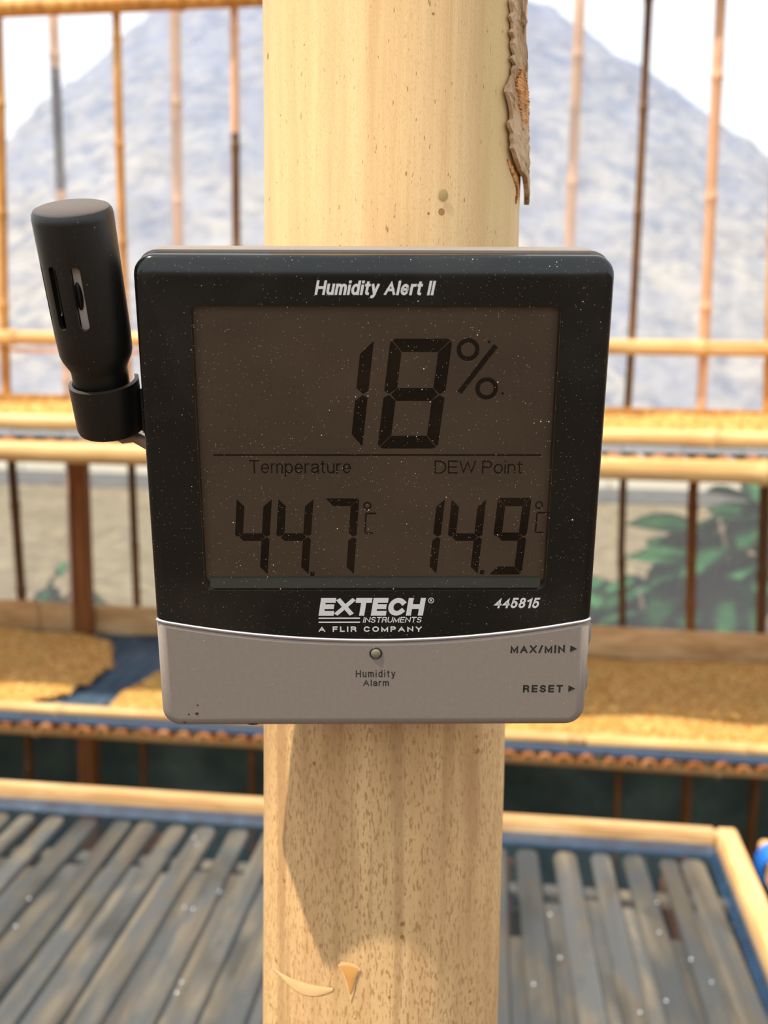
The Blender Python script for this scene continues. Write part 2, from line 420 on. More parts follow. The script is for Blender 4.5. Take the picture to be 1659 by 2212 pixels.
upright(2.705, [(-1.159,2.42),(-1.158,2.056),(-1.155,1.854),(-1.158,1.175),(-1.170,0.338)], 0.0125, ['pink','greybam','pink'], [2.10,1.80], 0.6)  # dark grey between the two heights
upright(2.62, [(-0.9635,2.42),(-0.9655,2.019),(-0.965,1.723),(-0.9576,1.190),(-0.953,0.823),(-0.947,0.386)], 0.0105, ['bamboo','darkbam'], [1.27], 0.8)
upright(2.705, [(-0.8445,2.42),(-0.848,2.032),(-0.850,1.740),(-0.8405,1.184),(-0.813,0.360)], 0.0135, ['pink'], None, 0.2)
upright(2.62, [(-0.675,2.42),(-0.676,2.059),(-0.676,1.735),(-0.671,1.199),(-0.647,0.405)], 0.0105, ['pink','darkbam'], [2.08], 0.5)
upright(2.705, [(-0.50,2.42),(-0.49,0.36)], 0.012, ['pink'], None, 0.7)
upright(2.62, [(-0.33,2.42),(-0.325,0.36)], 0.011, ['bamboo'], None, 0.4)
upright(2.705, [(-0.17,2.42),(-0.165,0.36)], 0.012, ['pink'], None, 0.9)
upright(2.62, [(-0.02,2.42),(-0.01,0.36)], 0.011, ['bamboo'], None, 0.15)
upright(2.705, [(0.132,2.42),(0.135,2.046),(0.132,1.756),(0.139,1.212),(0.143,0.395)], 0.0135, ['pink'], None, 0.35)
upright(2.62, [(0.282,2.42),(0.284,1.979),(0.285,1.709),(0.285,1.361),(0.282,1.226),(0.286,1.020),(0.302,0.820),(0.311,0.428)], 0.0098, ['darkbam'], None, 0.75)
upright(2.62, [(0.439,2.42),(0.447,1.876),(0.456,1.365),(0.4465,1.231),(0.465,0.804),(0.483,0.414)], 0.0125, ['pink','post'], [1.28], 0.25)
upright(2.62, [(0.571,2.42),(0.594,1.773),(0.611,1.368),(0.616,1.202),(0.635,0.800),(0.648,0.413)], 0.0135, ['bamboo','darkbam'], [1.3], 0.55)
upright(2.705, [(0.75,2.42),(0.78,0.41)], 0.0125, ['pink'], None, 0.55)
upright(2.62, [(-1.42,2.42),(-1.40,0.41)], 0.0125, ['bamboo'], None, 0.55)
for k in range(11):                                        # the frame runs on past the picture on both sides
    x = -1.56-0.15*k if k < 8 else 0.92+0.16*(k-8)
    upright(2.62 if k % 2 else 2.705, [(x, 2.42), (x+random.uniform(-0.01, 0.01), 0.4)], random.uniform(0.0105, 0.013), ['bamboo' if k % 2 else 'pink'], None, random.random())
def wall_rail(Y, z, r, x0=-2.8, x1=1.6, dz=0.0, m='rail'):
    b = bmesh.new(); bamboo(b, [(x0+0.3, Y-WY, z), (0, Y-WY, z+dz*0.5), (x1+0.3, Y-WY, z+dz)], r, 0.42, 12, 0.3)
    add('rail', b, M[m], fr, smooth=True)
wall_rail(2.588, 1.505, 0.0185)
wall_rail(2.588, 2.248, 0.021, dz=0.104, m='bamboo')
b = bmesh.new(); box(b, (0.3-0.9, 2.648-WY, 1.471), (1.7, 0.006, 0.010)); add('batten', b, M['pink'], fr)

# ------------------------------------------------------------------ two-tier drying rack
rack = empty('drying_rack', (-0.3, 2.32, 0), 'two-tier bamboo drying rack with blue net trays along the back wall', 'drying rack')
X0, X1 = -2.8, 1.5
def half_culm(length, w, th, seg=6):
    b = bmesh.new(); L0, L1 = [], []
    for y in (-length/2, length/2):
        o = [Vector((w/2*math.cos(PI*k/seg), y, th*math.sin(PI*k/seg))) for k in range(seg+1)]
        i = [Vector((w/2*0.72*math.cos(PI*k/seg), y, th*0.66*math.sin(PI*k/seg))) for k in range(seg, -1, -1)]
        (L0 if y < 0 else L1).extend(o+i)
    rings(b, [L0, L1]); me = bpy.data.meshes.new('slat'); bmesh.ops.recalc_face_normals(b, faces=b.faces); b.to_mesh(me); b.free(); return me
shelf_slats = [half_culm(0.615, ww, tt) for ww, tt in ((0.030, 0.016), (0.026, 0.013), (0.034, 0.015))]
for me in shelf_slats: me.materials.append(M['sslat'])
def tier(zn, front_top, back_bot, back_top, rail_z, rail_y, rail_r, post_z):
    """zn: height of the net the beans lie on"""
    b = bmesh.new()
    nx, ny = 70, 12
    G = [[b.verts.new((X0+(X1-X0)*i/nx+0.3, -0.32+0.592*k/ny, zn+0.0025*noise.noise(Vector((i*0.5, k*0.6, zn))))) for k in range(ny+1)] for i in range(nx+1)]
    for i in range(nx):
        for k in range(ny): b.faces.new((G[i][k], G[i+1][k], G[i+1][k+1], G[i][k+1]))
    bmesh.ops.solidify(b, geom=b.faces[:], thickness=0.002)
    sh = add('shelf', b, M['net2'], rack)
    b = bmesh.new()                                        # net rolled round the front lip
    for k in range(40):
        x = X0+0.3+(X1-X0)*k/40; box(b, (x+0.054, -0.325, zn-0.003), (0.109, 0.010, 0.012+0.002*math.sin(k*2.1)))
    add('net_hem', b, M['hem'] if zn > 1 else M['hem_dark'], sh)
    x = X0
    while x < X1:                                          # boards are in lengths, butted end to end
        L = random.uniform(1.3, 1.7)
        b = bmesh.new(); rr = min(0.0165, (front_top-zn)/2); bamboo(b, [(x+0.3+0.002, -0.312, zn+rr+0.001), (x+0.3+L-0.002, -0.312, zn+rr+0.001)], rr, 0.5, 12, 0.5); add('front_rim', b, M['rail'], sh, smooth=True)
        b = bmesh.new(); box(b, (x+0.3+L/2, 0.276, (back_bot+back_top)/2), (L-0.004, 0.016, back_top-back_bot), jit=0.002, bev=0.003); add('back_board', b, M['bamboo'] if zn > 1 else M['board'], sh)
        x += L
    x = X0+0.02; k = 0
    while x < X1:
        s = add('slat', shelf_slats[k % 3], None, sh, (x+0.3, -0.029, zn-0.0245-0.002*(k % 2)))
        s.rotation_euler = (0, random.uniform(-0.06, 0.06), random.uniform(-0.02, 0.02))
        x += random.uniform(0.036, 0.046); k += 1
    b = bmesh.new(); bamboo(b, [(X0+0.3, rail_y-2.32, rail_z), (X1+0.3, rail_y-2.32, rail_z)], rail_r, 0.5, 14, 0.4); add('support_rail', b, M['rail'], sh, smooth=True)
    b = bmesh.new(); bamboo(b, [(X0+0.3, 0.22, rail_z), (X1+0.3, 0.22, rail_z)], rail_r, 0.5, 12, 0.6); add('support_rail', b, M['bamboo'], sh, smooth=True)
    return sh
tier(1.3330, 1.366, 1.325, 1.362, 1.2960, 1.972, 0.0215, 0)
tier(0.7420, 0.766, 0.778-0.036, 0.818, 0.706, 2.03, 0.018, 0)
for px, lean in ((-1.078, 0.0), (0.92, 0.0), (-2.7, 0)):
    b = bmesh.new(); box(b, (px+0.3, 0.246, 0.665), (0.046, 0.04, 1.33), jit=0.003, bev=0.004); add('post', b, M['post'], rack)
for px in (-2.72, 1.44):
    b = bmesh.new(); box(b, (px+0.3, -0.275, 0.652), (0.046, 0.04, 1.304), jit=0.003, bev=0.004); add('post', b, M['post'], rack)

# ---- beans spread on the tiers
bean_tpl = None
def beans(name, poly, zt, lump, n, label, seed):
    """heap of beans over an outline (x, y): lumpy bed with single beans lying on it; a bed nobody could count"""
    rnd = random.Random(seed)
    def inside(x, y):
        c = False
        for i in range(len(poly)):
            (x1, y1), (x2, y2) = poly[i], poly[i-1]
            if (y1 > y) != (y2 > y) and x < (x2-x1)*(y-y1)/(y2-y1)+x1: c = not c
        return c
    def edge(x, y):
        d = 9.0
        for i in range(len(poly)):
            a, q = Vector(poly[i-1]), Vector(poly[i]); p = Vector((x, y)); e = q-a
            u = max(0, min(1, (p-a).dot(e)/max(1e-9, e.length_squared))); d = min(d, (p-(a+e*u)).length)
        return d
    xs = [p[0] for p in poly]; ys = [p[1] for p in poly]
    st = 0.011; V, F, idx = [], [], {}
    def h(x, y):
        e = edge(x, y)
        return zt+0.003+lump*min(1.0, e/0.016)*(0.55+0.45*noise.noise(Vector((x*7, y*9, zt))))+0.0025*noise.noise(Vector((x*160, y*160, 1)))
    nx, ny = int((max(xs)-min(xs))/st)+1, int((max(ys)-min(ys))/st)+1
    for i in range(nx+1):
        for j in range(ny+1):
            x, y = min(xs)+i*st, min(ys)+j*st
            if inside(x, y): idx[i, j] = len(V); V.append((x, y, h(x, y)))
    for (i, j) in list(idx):
        q = [(i, j), (i+1, j), (i+1, j+1), (i, j+1)]
        if all(k in idx for k in q): F.append([idx[k] for k in q])
    done = 0
    while done < n:
        x, y = rnd.uniform(min(xs), max(xs)), rnd.uniform(min(ys), max(ys))
        if not inside(x, y): continue
        done += 1
        a = rnd.uniform(0, PI); l, wd, t = rnd.uniform(0.0042, 0.006), rnd.uniform(0.003, 0.004), rnd.uniform(0.002, 0.003)
        z = h(x, y)+0.001; ca, sa = math.cos(a), math.sin(a); k = len(V); tl = rnd.uniform(-0.001, 0.001)
        for u, v, s in ((-1,0,-1),(0,-1,0),(1,0,1),(0,1,0)): V.append((x+ca*u*l-sa*v*wd, y+sa*u*l+ca*v*wd, z+s*tl))
        V.append((x, y, z+t)); V.append((x, y, z-t))
        for q in range(4): F.append((k+q, k+(q+1) % 4, k+4)); F.append((k+(q+1) % 4, k+q, k+5))
    me = bpy.data.meshes.new(name); me.from_pydata(V, [], F); me.update()
    o = add(name, me, M['grain'])
    return tag(o, label, 'coffee beans', kind='stuff')
U, Lw = 1.3325, 0.744
beans('coffee_beans', [(-2.74,2.03),(-2.74,2.545),(-1.10,2.545),(-1.06,2.54),(-0.97,2.49),(-0.90,2.32),(-0.92,2.11),(-0.965,2.06),(-1.0,2.022)], Lw, 0.022, 5000, 'pale tan beans heaped at the left end of the lower tray beside bare blue net', 1)
beans('coffee_beans', [(-0.62,2.55),(-0.70,2.45),(-0.78,2.31),(-0.80,2.22),(-0.822,2.12),(-0.815,2.022),(1.45,2.022),(1.45,2.545),(0.2,2.55)], Lw, 0.022, 9000, 'pale tan beans covering the lower tray right of the bare blue strip', 2)
beans('coffee_beans', [(-2.74,2.03),(-2.74,2.545),(-0.9,2.56),(-0.6,2.55),(-0.55,2.35),(-0.6,2.022)], U, 0.024, 4000, 'thin bed of tan beans on the upper tray behind the sensor probe', 3)
beans('coffee_beans', [(0.0,2.022),(0.05,2.38),(0.22,2.42),(0.30,2.52),(0.36,2.58),(1.45,2.58),(1.45,2.022)], U, 0.030, 5000, 'bed of tan beans on the upper tray right of the meter', 4)

# ------------------------------------------------------------------ low trays in front
def blade(length, w, th):
    """thin split-bamboo slat with rounded far end"""
    b = bmesh.new(); pts = [(-w/2, -length/2), (w/2, -length/2), (w/2, length/2-w*0.3), (w*0.3, length/2), (-w*0.3, length/2), (-w/2, length/2-w*0.3)]
    lo = [b.verts.new((x, y, 0)) for x, y in pts]; hi = [b.verts.new((x*0.86, y, th)) for x, y in pts]
    b.faces.new(lo[::-1]); b.faces.new(hi)
    for i in range(6): b.faces.new((lo[i], lo[(i+1) % 6], hi[(i+1) % 6], hi[i]))
    me = bpy.data.meshes.new('slat'); bmesh.ops.recalc_face_normals(b, faces=b.faces); b.to_mesh(me); b.free(); me.materials.append(M['slat']); return me
def tray(x0, x1, y0, y1, z, slat_x, label, lean=lambda x: 0.0, cross=1.2, glints=0):
    cx = (x0+x1)/2
    t = empty('drying_tray', (cx, y0, 0), label, 'drying tray')
    W, D = x1-x0, y1-y0
    b = bmesh.new(); box(b, (-0.012, D-0.011, z), (W-0.03, 0.022, 0.034), jit=0.0015, bev=0.003); add('back_board', b, M['board'], t)
    b = bmesh.new(); box(b, (-0.012, 0.011, z), (W-0.03, 0.022, 0.034), jit=0.0015, bev=0.003); add('front_board', b, M['board'], t)
    for s in (-1, 1):
        b = bmesh.new(); box(b, (s*(W/2-0.013), D/2-0.004, z+0.001), (0.027, D+0.0, 0.034), jit=0.0015, bev=0.003); add('side_board', b, M['board_y'], t)
    for sx in (-1, 1):
        for yy in (0.05, D-0.05):
            b = bmesh.new(); box(b, (sx*(W/2-0.08), yy, (z-0.042)/2), (0.04, 0.04, z-0.042), jit=0.002, bev=0.003); add('leg', b, M['post'], t)
    zn = z-0.012
    for i, sx in enumerate(slat_x):
        L = D-0.06-random.uniform(0, 0.008)
        s = add('slat', blade(L, random.uniform(0.025, 0.033), 0.004), None, t)
        a = lean(sx); yt = D-0.036-random.uniform(0, 0.006)
        s.location = (sx-cx+math.sin(a)*L/2, yt-L/2, zn-0.008)
        s.rotation_euler = (0, 0, a)
    xs = sorted(slat_x)
    for i in range(len(xs)-1):                                 # second layer of shorter slats lying in the gaps
        gx = (xs[i]+xs[i+1])/2; y1_ = cross+random.uniform(-0.012, 0.012)-y0; y0_ = 0.03
        if random.random() < 0.22: y1_ -= random.uniform(0.05, 0.10)
        L = y1_-y0_; a = (lean(xs[i])+lean(xs[i+1]))/2
        s = add('slat', blade(L, random.uniform(0.026, 0.036), 0.004), None, t); s.location = (gx-cx-math.sin(a)*0.0+math.sin(a)*((D-0.036)-(y0_+L/2)), y0_+L/2, zn-0.0145); s.rotation_euler = (0, 0, a)
    for yy in (0.10, 0.36, D-0.12):                             # thin cross bearers under both layers
        b = bmesh.new(); box(b, (0, yy, zn-0.0195), (W-0.05, 0.022, 0.009)); add('bearer', b, M['slat'], t)
    for sx in (-0.3*W, 0.0, 0.3*W):
        b = bmesh.new(); box(b, (sx, D/2, zn-0.029), (0.035, D-0.06, 0.010)); add('bearer', b, M['post'], t)
    b = bmesh.new(); nx, ny = 60, 30                         # net: lies on the slats and turns up at the boards
    G = []
    for i in range(nx+1):
        row = []
        for k in range(ny+1):
            u, v = i/nx, k/ny; x = -W/2+0.027+(W-0.054)*u; y = 0.022+(D-0.044)*v
            e = min(x+W/2-0.027, W/2-0.027-x, y-0.022, D-0.022-y)
            row.append(b.verts.new((x, y, zn-0.0025+0.0008*noise.noise(Vector((x*30, y*30, 0)))+0.016*max(0, 1-e/0.012))))
        G.append(row)
    for i in range(nx):
        for k in range(ny): b.faces.new((G[i][k], G[i+1][k], G[i+1][k+1], G[i][k+1]))
    net = add('net', b, M['net'], t, smooth=True)
    for vert, p0, p1 in ((0, (-W/2+0.03, D-0.0235), (W/2-0.03, D-0.0235)), (1, (W/2-0.0285, 0.03), (W/2-0.0285, D-0.03)), (1, (-W/2+0.0285, 0.03), (-W/2+0.0285, D-0.03))):
        b = bmesh.new(); n = 40; R = []                      # edge of the net tacked up against the board
        for k in range(n+1):
            x = p0[0]+(p1[0]-p0[0])*k/n; y = p0[1]+(p1[1]-p0[1])*k/n; w_ = 0.0010*noise.noise(Vector((x*25, y*25, 4)))
            nx_, ny_ = ((-math.copysign(1, p0[0])), 0) if vert else (0, -1)
            R.append([b.verts.new((x+nx_*w_, y+ny_*w_, zn+0.012+w_)), b.verts.new((x+nx_*(0.002+w_), y+ny_*(0.002+w_), zn+0.005)), b.verts.new((x+nx_*(0.009+w_*2), y+ny_*(0.009+w_*2), zn-0.0015+w_))])
        for k in range(n):
            for q in range(2): b.faces.new((R[k][q], R[k+1][q], R[k+1][q+1], R[k][q+1]))
        add('net_edge', b, M['edge'], net, smooth=True)
    dm = None
    rnd = random.Random(int(abs(x0)*100))
    for k in range(glints):                                     # added mirror-like beads that catch the sun as glints on the net
        if dm is None:
            b = bmesh.new(); bmesh.ops.create_uvsphere(b, u_segments=12, v_segments=8, radius=0.0017); dm = bpy.data.meshes.new('glint_bead'); b.to_mesh(dm); b.free(); dm.materials.append(M['glint'])
            for p in dm.polygons: p.use_smooth = True
        add('glint_bead', dm, None, net, (rnd.uniform(-W/2+0.35, W/2-0.05), rnd.uniform(0.3, D-0.05), zn-0.0016))
    return t
left_x = [-1.15,-1.108,-1.062,-1.02,-0.975,-0.93,-0.885,-0.838,-0.79,-0.745,-0.70,-0.66,-0.618,-0.570,-0.520,-0.485,-0.440,-0.400,-0.352,-0.305,-0.262,-0.215,-0.172,-0.13,-0.085,-0.042,0.002,0.044,0.095,0.142,0.185,0.230,0.262]
def lean1(x):
    return 0.006+random.uniform(-0.012, 0.012) + (-0.05*max(0, -0.2-x) if x < -0.2 else 0.02)
tray(-1.25, 0.322, 0.62, 1.392, 0.870, left_x, 'low drying tray of grey weathered slats under thin blue net behind the post', lean1, 1.235, 46)
tray(0.350, 1.15, 0.60, 1.380, 0.862, [0.40+0.045*k for k in range(16)], 'second drying tray at the right edge, its side board bound with blue cord', lambda x: random.uniform(-0.01, 0.01),
     1.22)
b = bmesh.new(); P = []
for k in range(64):
    a = 2*PI*k/16
    P.append((0.3635+0.0195*math.cos(a), 1.318+0.0085*k/16, 0.863+0.0235*math.sin(a)))
P += [(0.40, 1.345, 0.852), (0.44, 1.340, 0.850), (0.48, 1.335, 0.850)]
tube(b, P, 0.0045, 6); tag(add('cord', b, M['cord'], smooth=True), 'bright blue cord wound round the side board of the second tray', 'cord')

# ------------------------------------------------------------------ plants outside the plastic
def leaf_mesh(L, W, droop):
    b = bmesh.new(); n = 6; rows = []
    for i in range(n+1):
        u = i/n; w_ = W*math.sin(PI*min(1, 0.08+u*0.92))**0.8*0.5 if i < n else 0.002
        z = -droop*u*u
        rows.append([b.verts.new((-w_, L*u, z+0.12*w_)), b.verts.new((0, L*u, z)), b.verts.new((w_, L*u, z+0.12*w_))])
    for i in range(n):
        for k in range(2): b.faces.new((rows[i][k], rows[i][k+1], rows[i+1][k+1], rows[i+1][k]))
    bmesh.ops.solidify(b, geom=b.faces[:], thickness=0.003)
    me = bpy.data.meshes.new('leaf'); b.to_mesh(me); b.free(); me.materials.append(M['leaf'])
    for p in me.polygons: p.use_smooth = True
    return me
LEAF = [leaf_mesh(0.34, 0.19, 0.10), leaf_mesh(0.26, 0.16, 0.06)]
def plant(loc, h, spread, n, label, seed, big=1.0, stem_r=0.012):
    rnd = random.Random(seed); t = empty('leafy_plant', loc, label, 'plant')
    for q in range(3):
        a = rnd.uniform(0, 2*PI); b = bmesh.new()
        tube(b, [(0.02*math.cos(a), 0.02*math.sin(a), 0), (spread*0.2*math.cos(a), spread*0.2*math.sin(a), h*0.5), (spread*0.35*math.cos(a), spread*0.35*math.sin(a), h*0.93)], [stem_r, stem_r*0.8, stem_r*0.4], 7)
        add('stem', b, M['stem'], t, smooth=True)
    for k in range(n):
        a = rnd.uniform(0, 2*PI); z = h*(0.08+0.92*rnd.random()); r = spread*0.55*math.sqrt(rnd.random())*math.sqrt(max(0.03, 1-(z/h)**2))
        o = add('leaf', LEAF[k % 2], None, t, (r*math.cos(a), r*math.sin(a), z*0.93))
        s = rnd.uniform(0.8, 1.15)*big; o.scale = (s, s, s)
        o.rotation_euler = (rnd.uniform(-0.9, 0.6), rnd.uniform(-0.5, 0.5), a-PI/2+rnd.uniform(-0.7, 0.7))
plant((1.14, 4.6, 0), 0.86, 1.15, 290, 'broad-leaved green bush outside the plastic, right of the meter', 5, 0.95)
plant((0.33, 4.45, 0), 0.50, 0.50, 110, 'low green plant at the left foot of the large bush', 6, 0.8)
plant((0.66, 4.35, 0), 0.58, 0.60, 130, 'mid-height green plant in front of the large bush outside', 7, 0.85)
plant((-2.15, 4.9, 0), 0.38, 0.28, 22, 'small green seedling outside the plastic between the rack posts', 8, 0.55, 0.006)
plant((-2.95, 4.7, 0), 0.85, 0.45, 45, 'tall green plant outside the plastic at the left edge', 9, 0.9)
b = bmesh.new(); tube(b, [(0.86, 3.80, 0), (0.95, 3.80, 0.45), (1.03, 3.80, 0.66), (1.10, 3.80, 0.86)], [0.05, 0.045, 0.036, 0.02], 10)
tag(add('tree_stump', b, M['stem'], smooth=True), 'leaning grey-brown stump in front of the large green bush outside', 'stump')

# ------------------------------------------------------------------ wooden post
PX, PY = -0.0327, 0.2922
post = empty('wooden_post', (PX, PY, 0), 'round pale wooden post with peeling bark that the humidity meter hangs on', 'post')
def pole_r(z):
    return 0.0347 + (0.0010*(1.46-z)/0.12 if z < 1.46 else -0.0008*min(1, (z-1.46)/0.12)) + (0.0003*max(0, z-1.6)/0.05 if z < 1.7 else 0.0006)
def surf(ang, z, off=0.0):
    """point on the post: ang 0 faces the camera, positive turns to the right"""
    a = ang - PI/2 + math.radians(6.4)
    r = pole_r(z)*(1+0.006*math.sin(3*ang+1)) + off
    return Vector((r*math.cos(a), r*math.sin(a), z))
b = bmesh.new(); L = []
zs = [0.0, 0.4, 0.8, 1.1]+[1.2+0.02*k for k in range(28)]+[1.9, 2.4, 3.0]
for z in zs:
    L.append([surf(2*PI*k/96, z) + Vector((0.0002*noise.noise(Vector((k*0.5, z*30, 2))), 0, 0)) for k in range(96)])
rings(b, L); add('trunk', b, M['pole'], post, smooth=True)
def strip(name, left, right, th, mat, lift, rag, seed, curl=0.0):
    """ragged strip of bark lying on the post; left and right edges given as (z, angle)"""
    rnd = random.Random(seed); b = bmesh.new()
    z0, z1 = left[-1][0], left[0][0]; n = 120; m = 9
    def ip(l, z):
        for i in range(1, len(l)):
            if z >= l[i][0]: u = (z-l[i][0])/(l[i-1][0]-l[i][0]); return l[i][1]+(l[i-1][1]-l[i][1])*u
        return l[-1][1]
    top, bot = [], []
    for i in range(n+1):
        z = z1+(z0-z1)*i/n; a0, a1 = ip(left, z)+rnd.uniform(-rag, rag), ip(right, z)+rnd.uniform(-rag, rag)
        rt, rb = [], []
        for k in range(m+1):
            a = a0+(a1-a0)*k/m; c = lift+curl*(i/n)**3
            bb = noise.noise(Vector((z*160, a*30, seed)))*0.0005+noise.noise(Vector((z*420, a*90, seed)))*0.0003
            rt.append(b.verts.new(surf(a, z, c+th+bb))); rb.append(b.verts.new(surf(a, z, c*0.6)))
        top.append(rt); bot.append(rb)
    for i in range(n):
        for k in range(m):
            b.faces.new((top[i][k], top[i+1][k], top[i+1][k+1], top[i][k+1])); b.faces.new((bot[i][k], bot[i][k+1], bot[i+1][k+1], bot[i+1][k]))
        b.faces.new((top[i][0], bot[i][0], bot[i+1][0], top[i+1][0])); b.faces.new((top[i][m], top[i+1][m], bot[i+1][m], bot[i][m]))
    for k in range(m):
        b.faces.new((top[0][k], top[0][k+1], bot[0][k+1], bot[0][k])); b.faces.new((top[n][k], bot[n][k], bot[n][k+1], top[n][k+1]))
    return add(name, b, mat, post)
def zy(y): return 1.55+0.2605*(0.28-0.000396*y)
strip('bark_strip', [(1.72,0.86),(zy(0),0.919),(zy(105),0.976),(zy(130),0.93),(zy(159),0.891),(zy(217),0.939),(zy(289),0.987),(zy(325),1.09),(zy(347),1.25),(zy(372),1.36),(zy(400),1.50)],
      [(1.72,1.15),(zy(0),1.186),(zy(105),1.256),(zy(159),1.305),(zy(217),1.39),(zy(289),1.50),(zy(325),1.56),(zy(347),1.54),(zy(372),1.54),(zy(400),1.53)], 0.0005, M['bark'], 0.0003, 0.028, 3, 0.0016)
strip('inner_bark', [(zy(103),1.07),(zy(137),0.98),(zy(162),1.04),(zy(217),1.11),(zy(262),1.23)], [(zy(103),1.10),(zy(144),1.29),(zy(190),1.33),(zy(231),1.36),(zy(262),1.25)], 0.0004, M['bark2'], 0.0014, 0.03, 4)
strip('inner_bark', [(zy(312),0.98),(zy(335),1.05),(zy(347),1.10),(zy(375),1.22),(zy(408),1.19)], [(zy(312),1.02),(zy(335),1.14),(zy(347),1.24),(zy(375),1.30),(zy(408),1.205)], 0.0002, M['bark2'], 0.0001, 0.012, 5)
def patch(name, outline, mat, th=0.0003):
    b = bmesh.new(); c = [b.verts.new(surf(a, z, th)) for a, z in outline]
    ca = sum(p[0] for p in outline)/len(outline); cz = sum(p[1] for p in outline)/len(outline)
    m = b.verts.new(surf(ca, cz, th*1.6))
    for i in range(len(c)):
        j = (i+1) % len(c); b.faces.new((c[i], c[j], m))
    return add(name, b, mat, post, smooth=True)
def rs(l): return [(a, 1.3818-(1.3735-z)*0.55) for a, z in l]
patch('resin_scar', rs([(-0.335,1.371),(-0.30,1.3735),(-0.20,1.3735),(-0.155,1.371),(-0.185,1.366),(-0.205,1.358),(-0.23,1.352),(-0.255,1.359),(-0.285,1.366)]), M['scar'], 0.00030)
patch('resin', rs([(-0.32,1.371),(-0.245,1.3722),(-0.17,1.371),(-0.195,1.366),(-0.215,1.360),(-0.235,1.357),(-0.25,1.362),(-0.275,1.367)]), M['wax'], 0.0006)
def band(name, rows, mat, th=0.0005):
    b = bmesh.new(); R = []
    for a, zt, zb in rows: R.append([b.verts.new(surf(a, zt, 0.00018)), b.verts.new(surf(a, zt*0.7+zb*0.3, th)), b.verts.new(surf(a, zt*0.3+zb*0.7, th)), b.verts.new(surf(a, zb, 0.00018))])
    for i in range(len(R)-1):
        for k in range(3): b.faces.new((R[i][k], R[i+1][k], R[i+1][k+1], R[i][k+1]))
    return add(name, b, mat, post, smooth=True)
band('pale_scar', [(-1.05+0.052*k, 1.3688+0.00034*k, 1.3686+0.00034*k-0.0034*math.sin(PI*(k/13)**1.3*0.93)) for k in range(14)], M['scar'], 0.00028)
patch('bark_knot', [(0.36+0.035*math.cos(k*PI/5), zy(413)+0.0014*math.sin(k*PI/5)) for k in range(10)], M['knot'], 0.00028)

# ------------------------------------------------------------------ humidity meter
H2 = 54.7
meter = empty('humidity_meter', (0, 0, 0), 'black and silver digital humidity meter with large screen hung on the wooden post', 'humidity meter')
_x = Vector((0.9912, 0.1320, 0.0112)).normalized(); _n = Vector((0.1323, -0.9804, -0.1459)); _y = _n.cross(_x).normalized(); _n = _x.cross(_y).normalized()
_t = Vector((-0.0287, 0.2295, 1.5101)) - _y*H2*1e-3
meter.matrix_world = Matrix(((_x.x,_y.x,_n.x,_t.x),(_x.y,_y.y,_n.y,_t.y),(_x.z,_y.z,_n.z,_t.z),(0,0,0,1)))
def MM(x, y, z): return Vector((x*1e-3, (y+H2)*1e-3, z*1e-3))
def loop(xl, xr, yt, yb, rt, rb, nc=7, ns=14, ybf=None):
    """rounded rectangle, counter-clockwise from lower left; yb may follow a curve"""
    P = []
    f = ybf or (lambda x: yb)
    for k in range(ns):                                     # bottom, left to right
        x = xl+rb+(xr-xl-2*rb)*k/(ns-1); P.append((x, f(x)))
    for k in range(1, nc):
        a = -PI/2+PI/2*k/nc; P.append((xr-rb+rb*math.cos(a), f(xr-rb)+rb+rb*math.sin(a)))
    for k in range(ns):
        P.append((xr, f(xr-rb)+rb+(yt-rt-f(xr-rb)-rb)*k/(ns-1)))
    for k in range(1, nc):
        a = PI/2*k/nc; P.append((xr-rt+rt*math.cos(a), yt-rt+rt*math.sin(a)))
    for k in range(ns): P.append((xr-rt-(xr-xl-2*rt)*k/(ns-1), yt))
    for k in range(1, nc):
        a = PI/2+PI/2*k/nc; P.append((xl+rt+rt*math.cos(a), yt-rt+rt*math.sin(a)))
    for k in range(ns): P.append((xl, yt-rt-(yt-rt-f(xl+rb)-rb)*k/(ns-1)))
    for k in range(1, nc):
        a = PI+PI/2*k/nc; P.append((xl+rb+rb*math.cos(a), f(xl+rb)+rb+rb*math.sin(a)))
    return P
def stack(name, loops, mat, parent, c0=True, c1=True, smooth=True, flat_over=1e9):
    b = bmesh.new(); rings(b, [[MM(x, y, z) for x, y in l] for l, z in loops], c0, c1)
    o = add(name, b, mat, parent)
    if smooth:
        for p in o.data.polygons: p.use_smooth = len(p.vertices) == 4 and p.area < flat_over*1e-6
    return o
seam = lambda x: -32.0+5.1*(x/50.0)**2
# back shell
stack('back_case', [(loop(-49.2,49.2,53.9,-53.9,4,4), -20), (loop(-50,50,54.7,-54.7,4.4,4.4), -18.6), (loop(-50.1,50.1,54.8,-54.7,4.4,4.4), -7.2)], M['silver'], meter)
# black front with its window
S = lambda d: (lambda x: seam(x)+d)
bez = stack('front_frame', [
    (loop(-49.6,49.6,54.3,0,4.2,0.4,ybf=S(0.2)), -7.3), (loop(-49.7,49.7,54.35,0,4.2,0.4,ybf=S(0.2)), -1.6), (loop(-49.55,49.55,54.2,0,4.1,0.4,ybf=S(0.2)), -0.95),
    (loop(-49.1,49.1,53.7,0,3.9,0.4,ybf=S(0.2)), -0.45), (loop(-48.5,48.5,53.0,0,3.7,0.4,ybf=S(0.25)), -0.16), (loop(-47.6,47.6,50.2,0,3.0,0.4,ybf=S(0.35)), -0.03), (loop(-47.45,47.45,49.95,0,3.0,0.4,ybf=S(0.5)), 0.0),
    (loop(-38.3,38.9,44.1,-19.6,1.6,2.4), 0.0), (loop(-38.2,38.8,44.0,-19.4,1.6,2.4), -0.7)], M['bezel'], meter, True, False)
for p in bez.data.polygons:
    if all(abs(bez.data.vertices[i].co.z) < 1e-7 for i in p.vertices): p.use_smooth = False
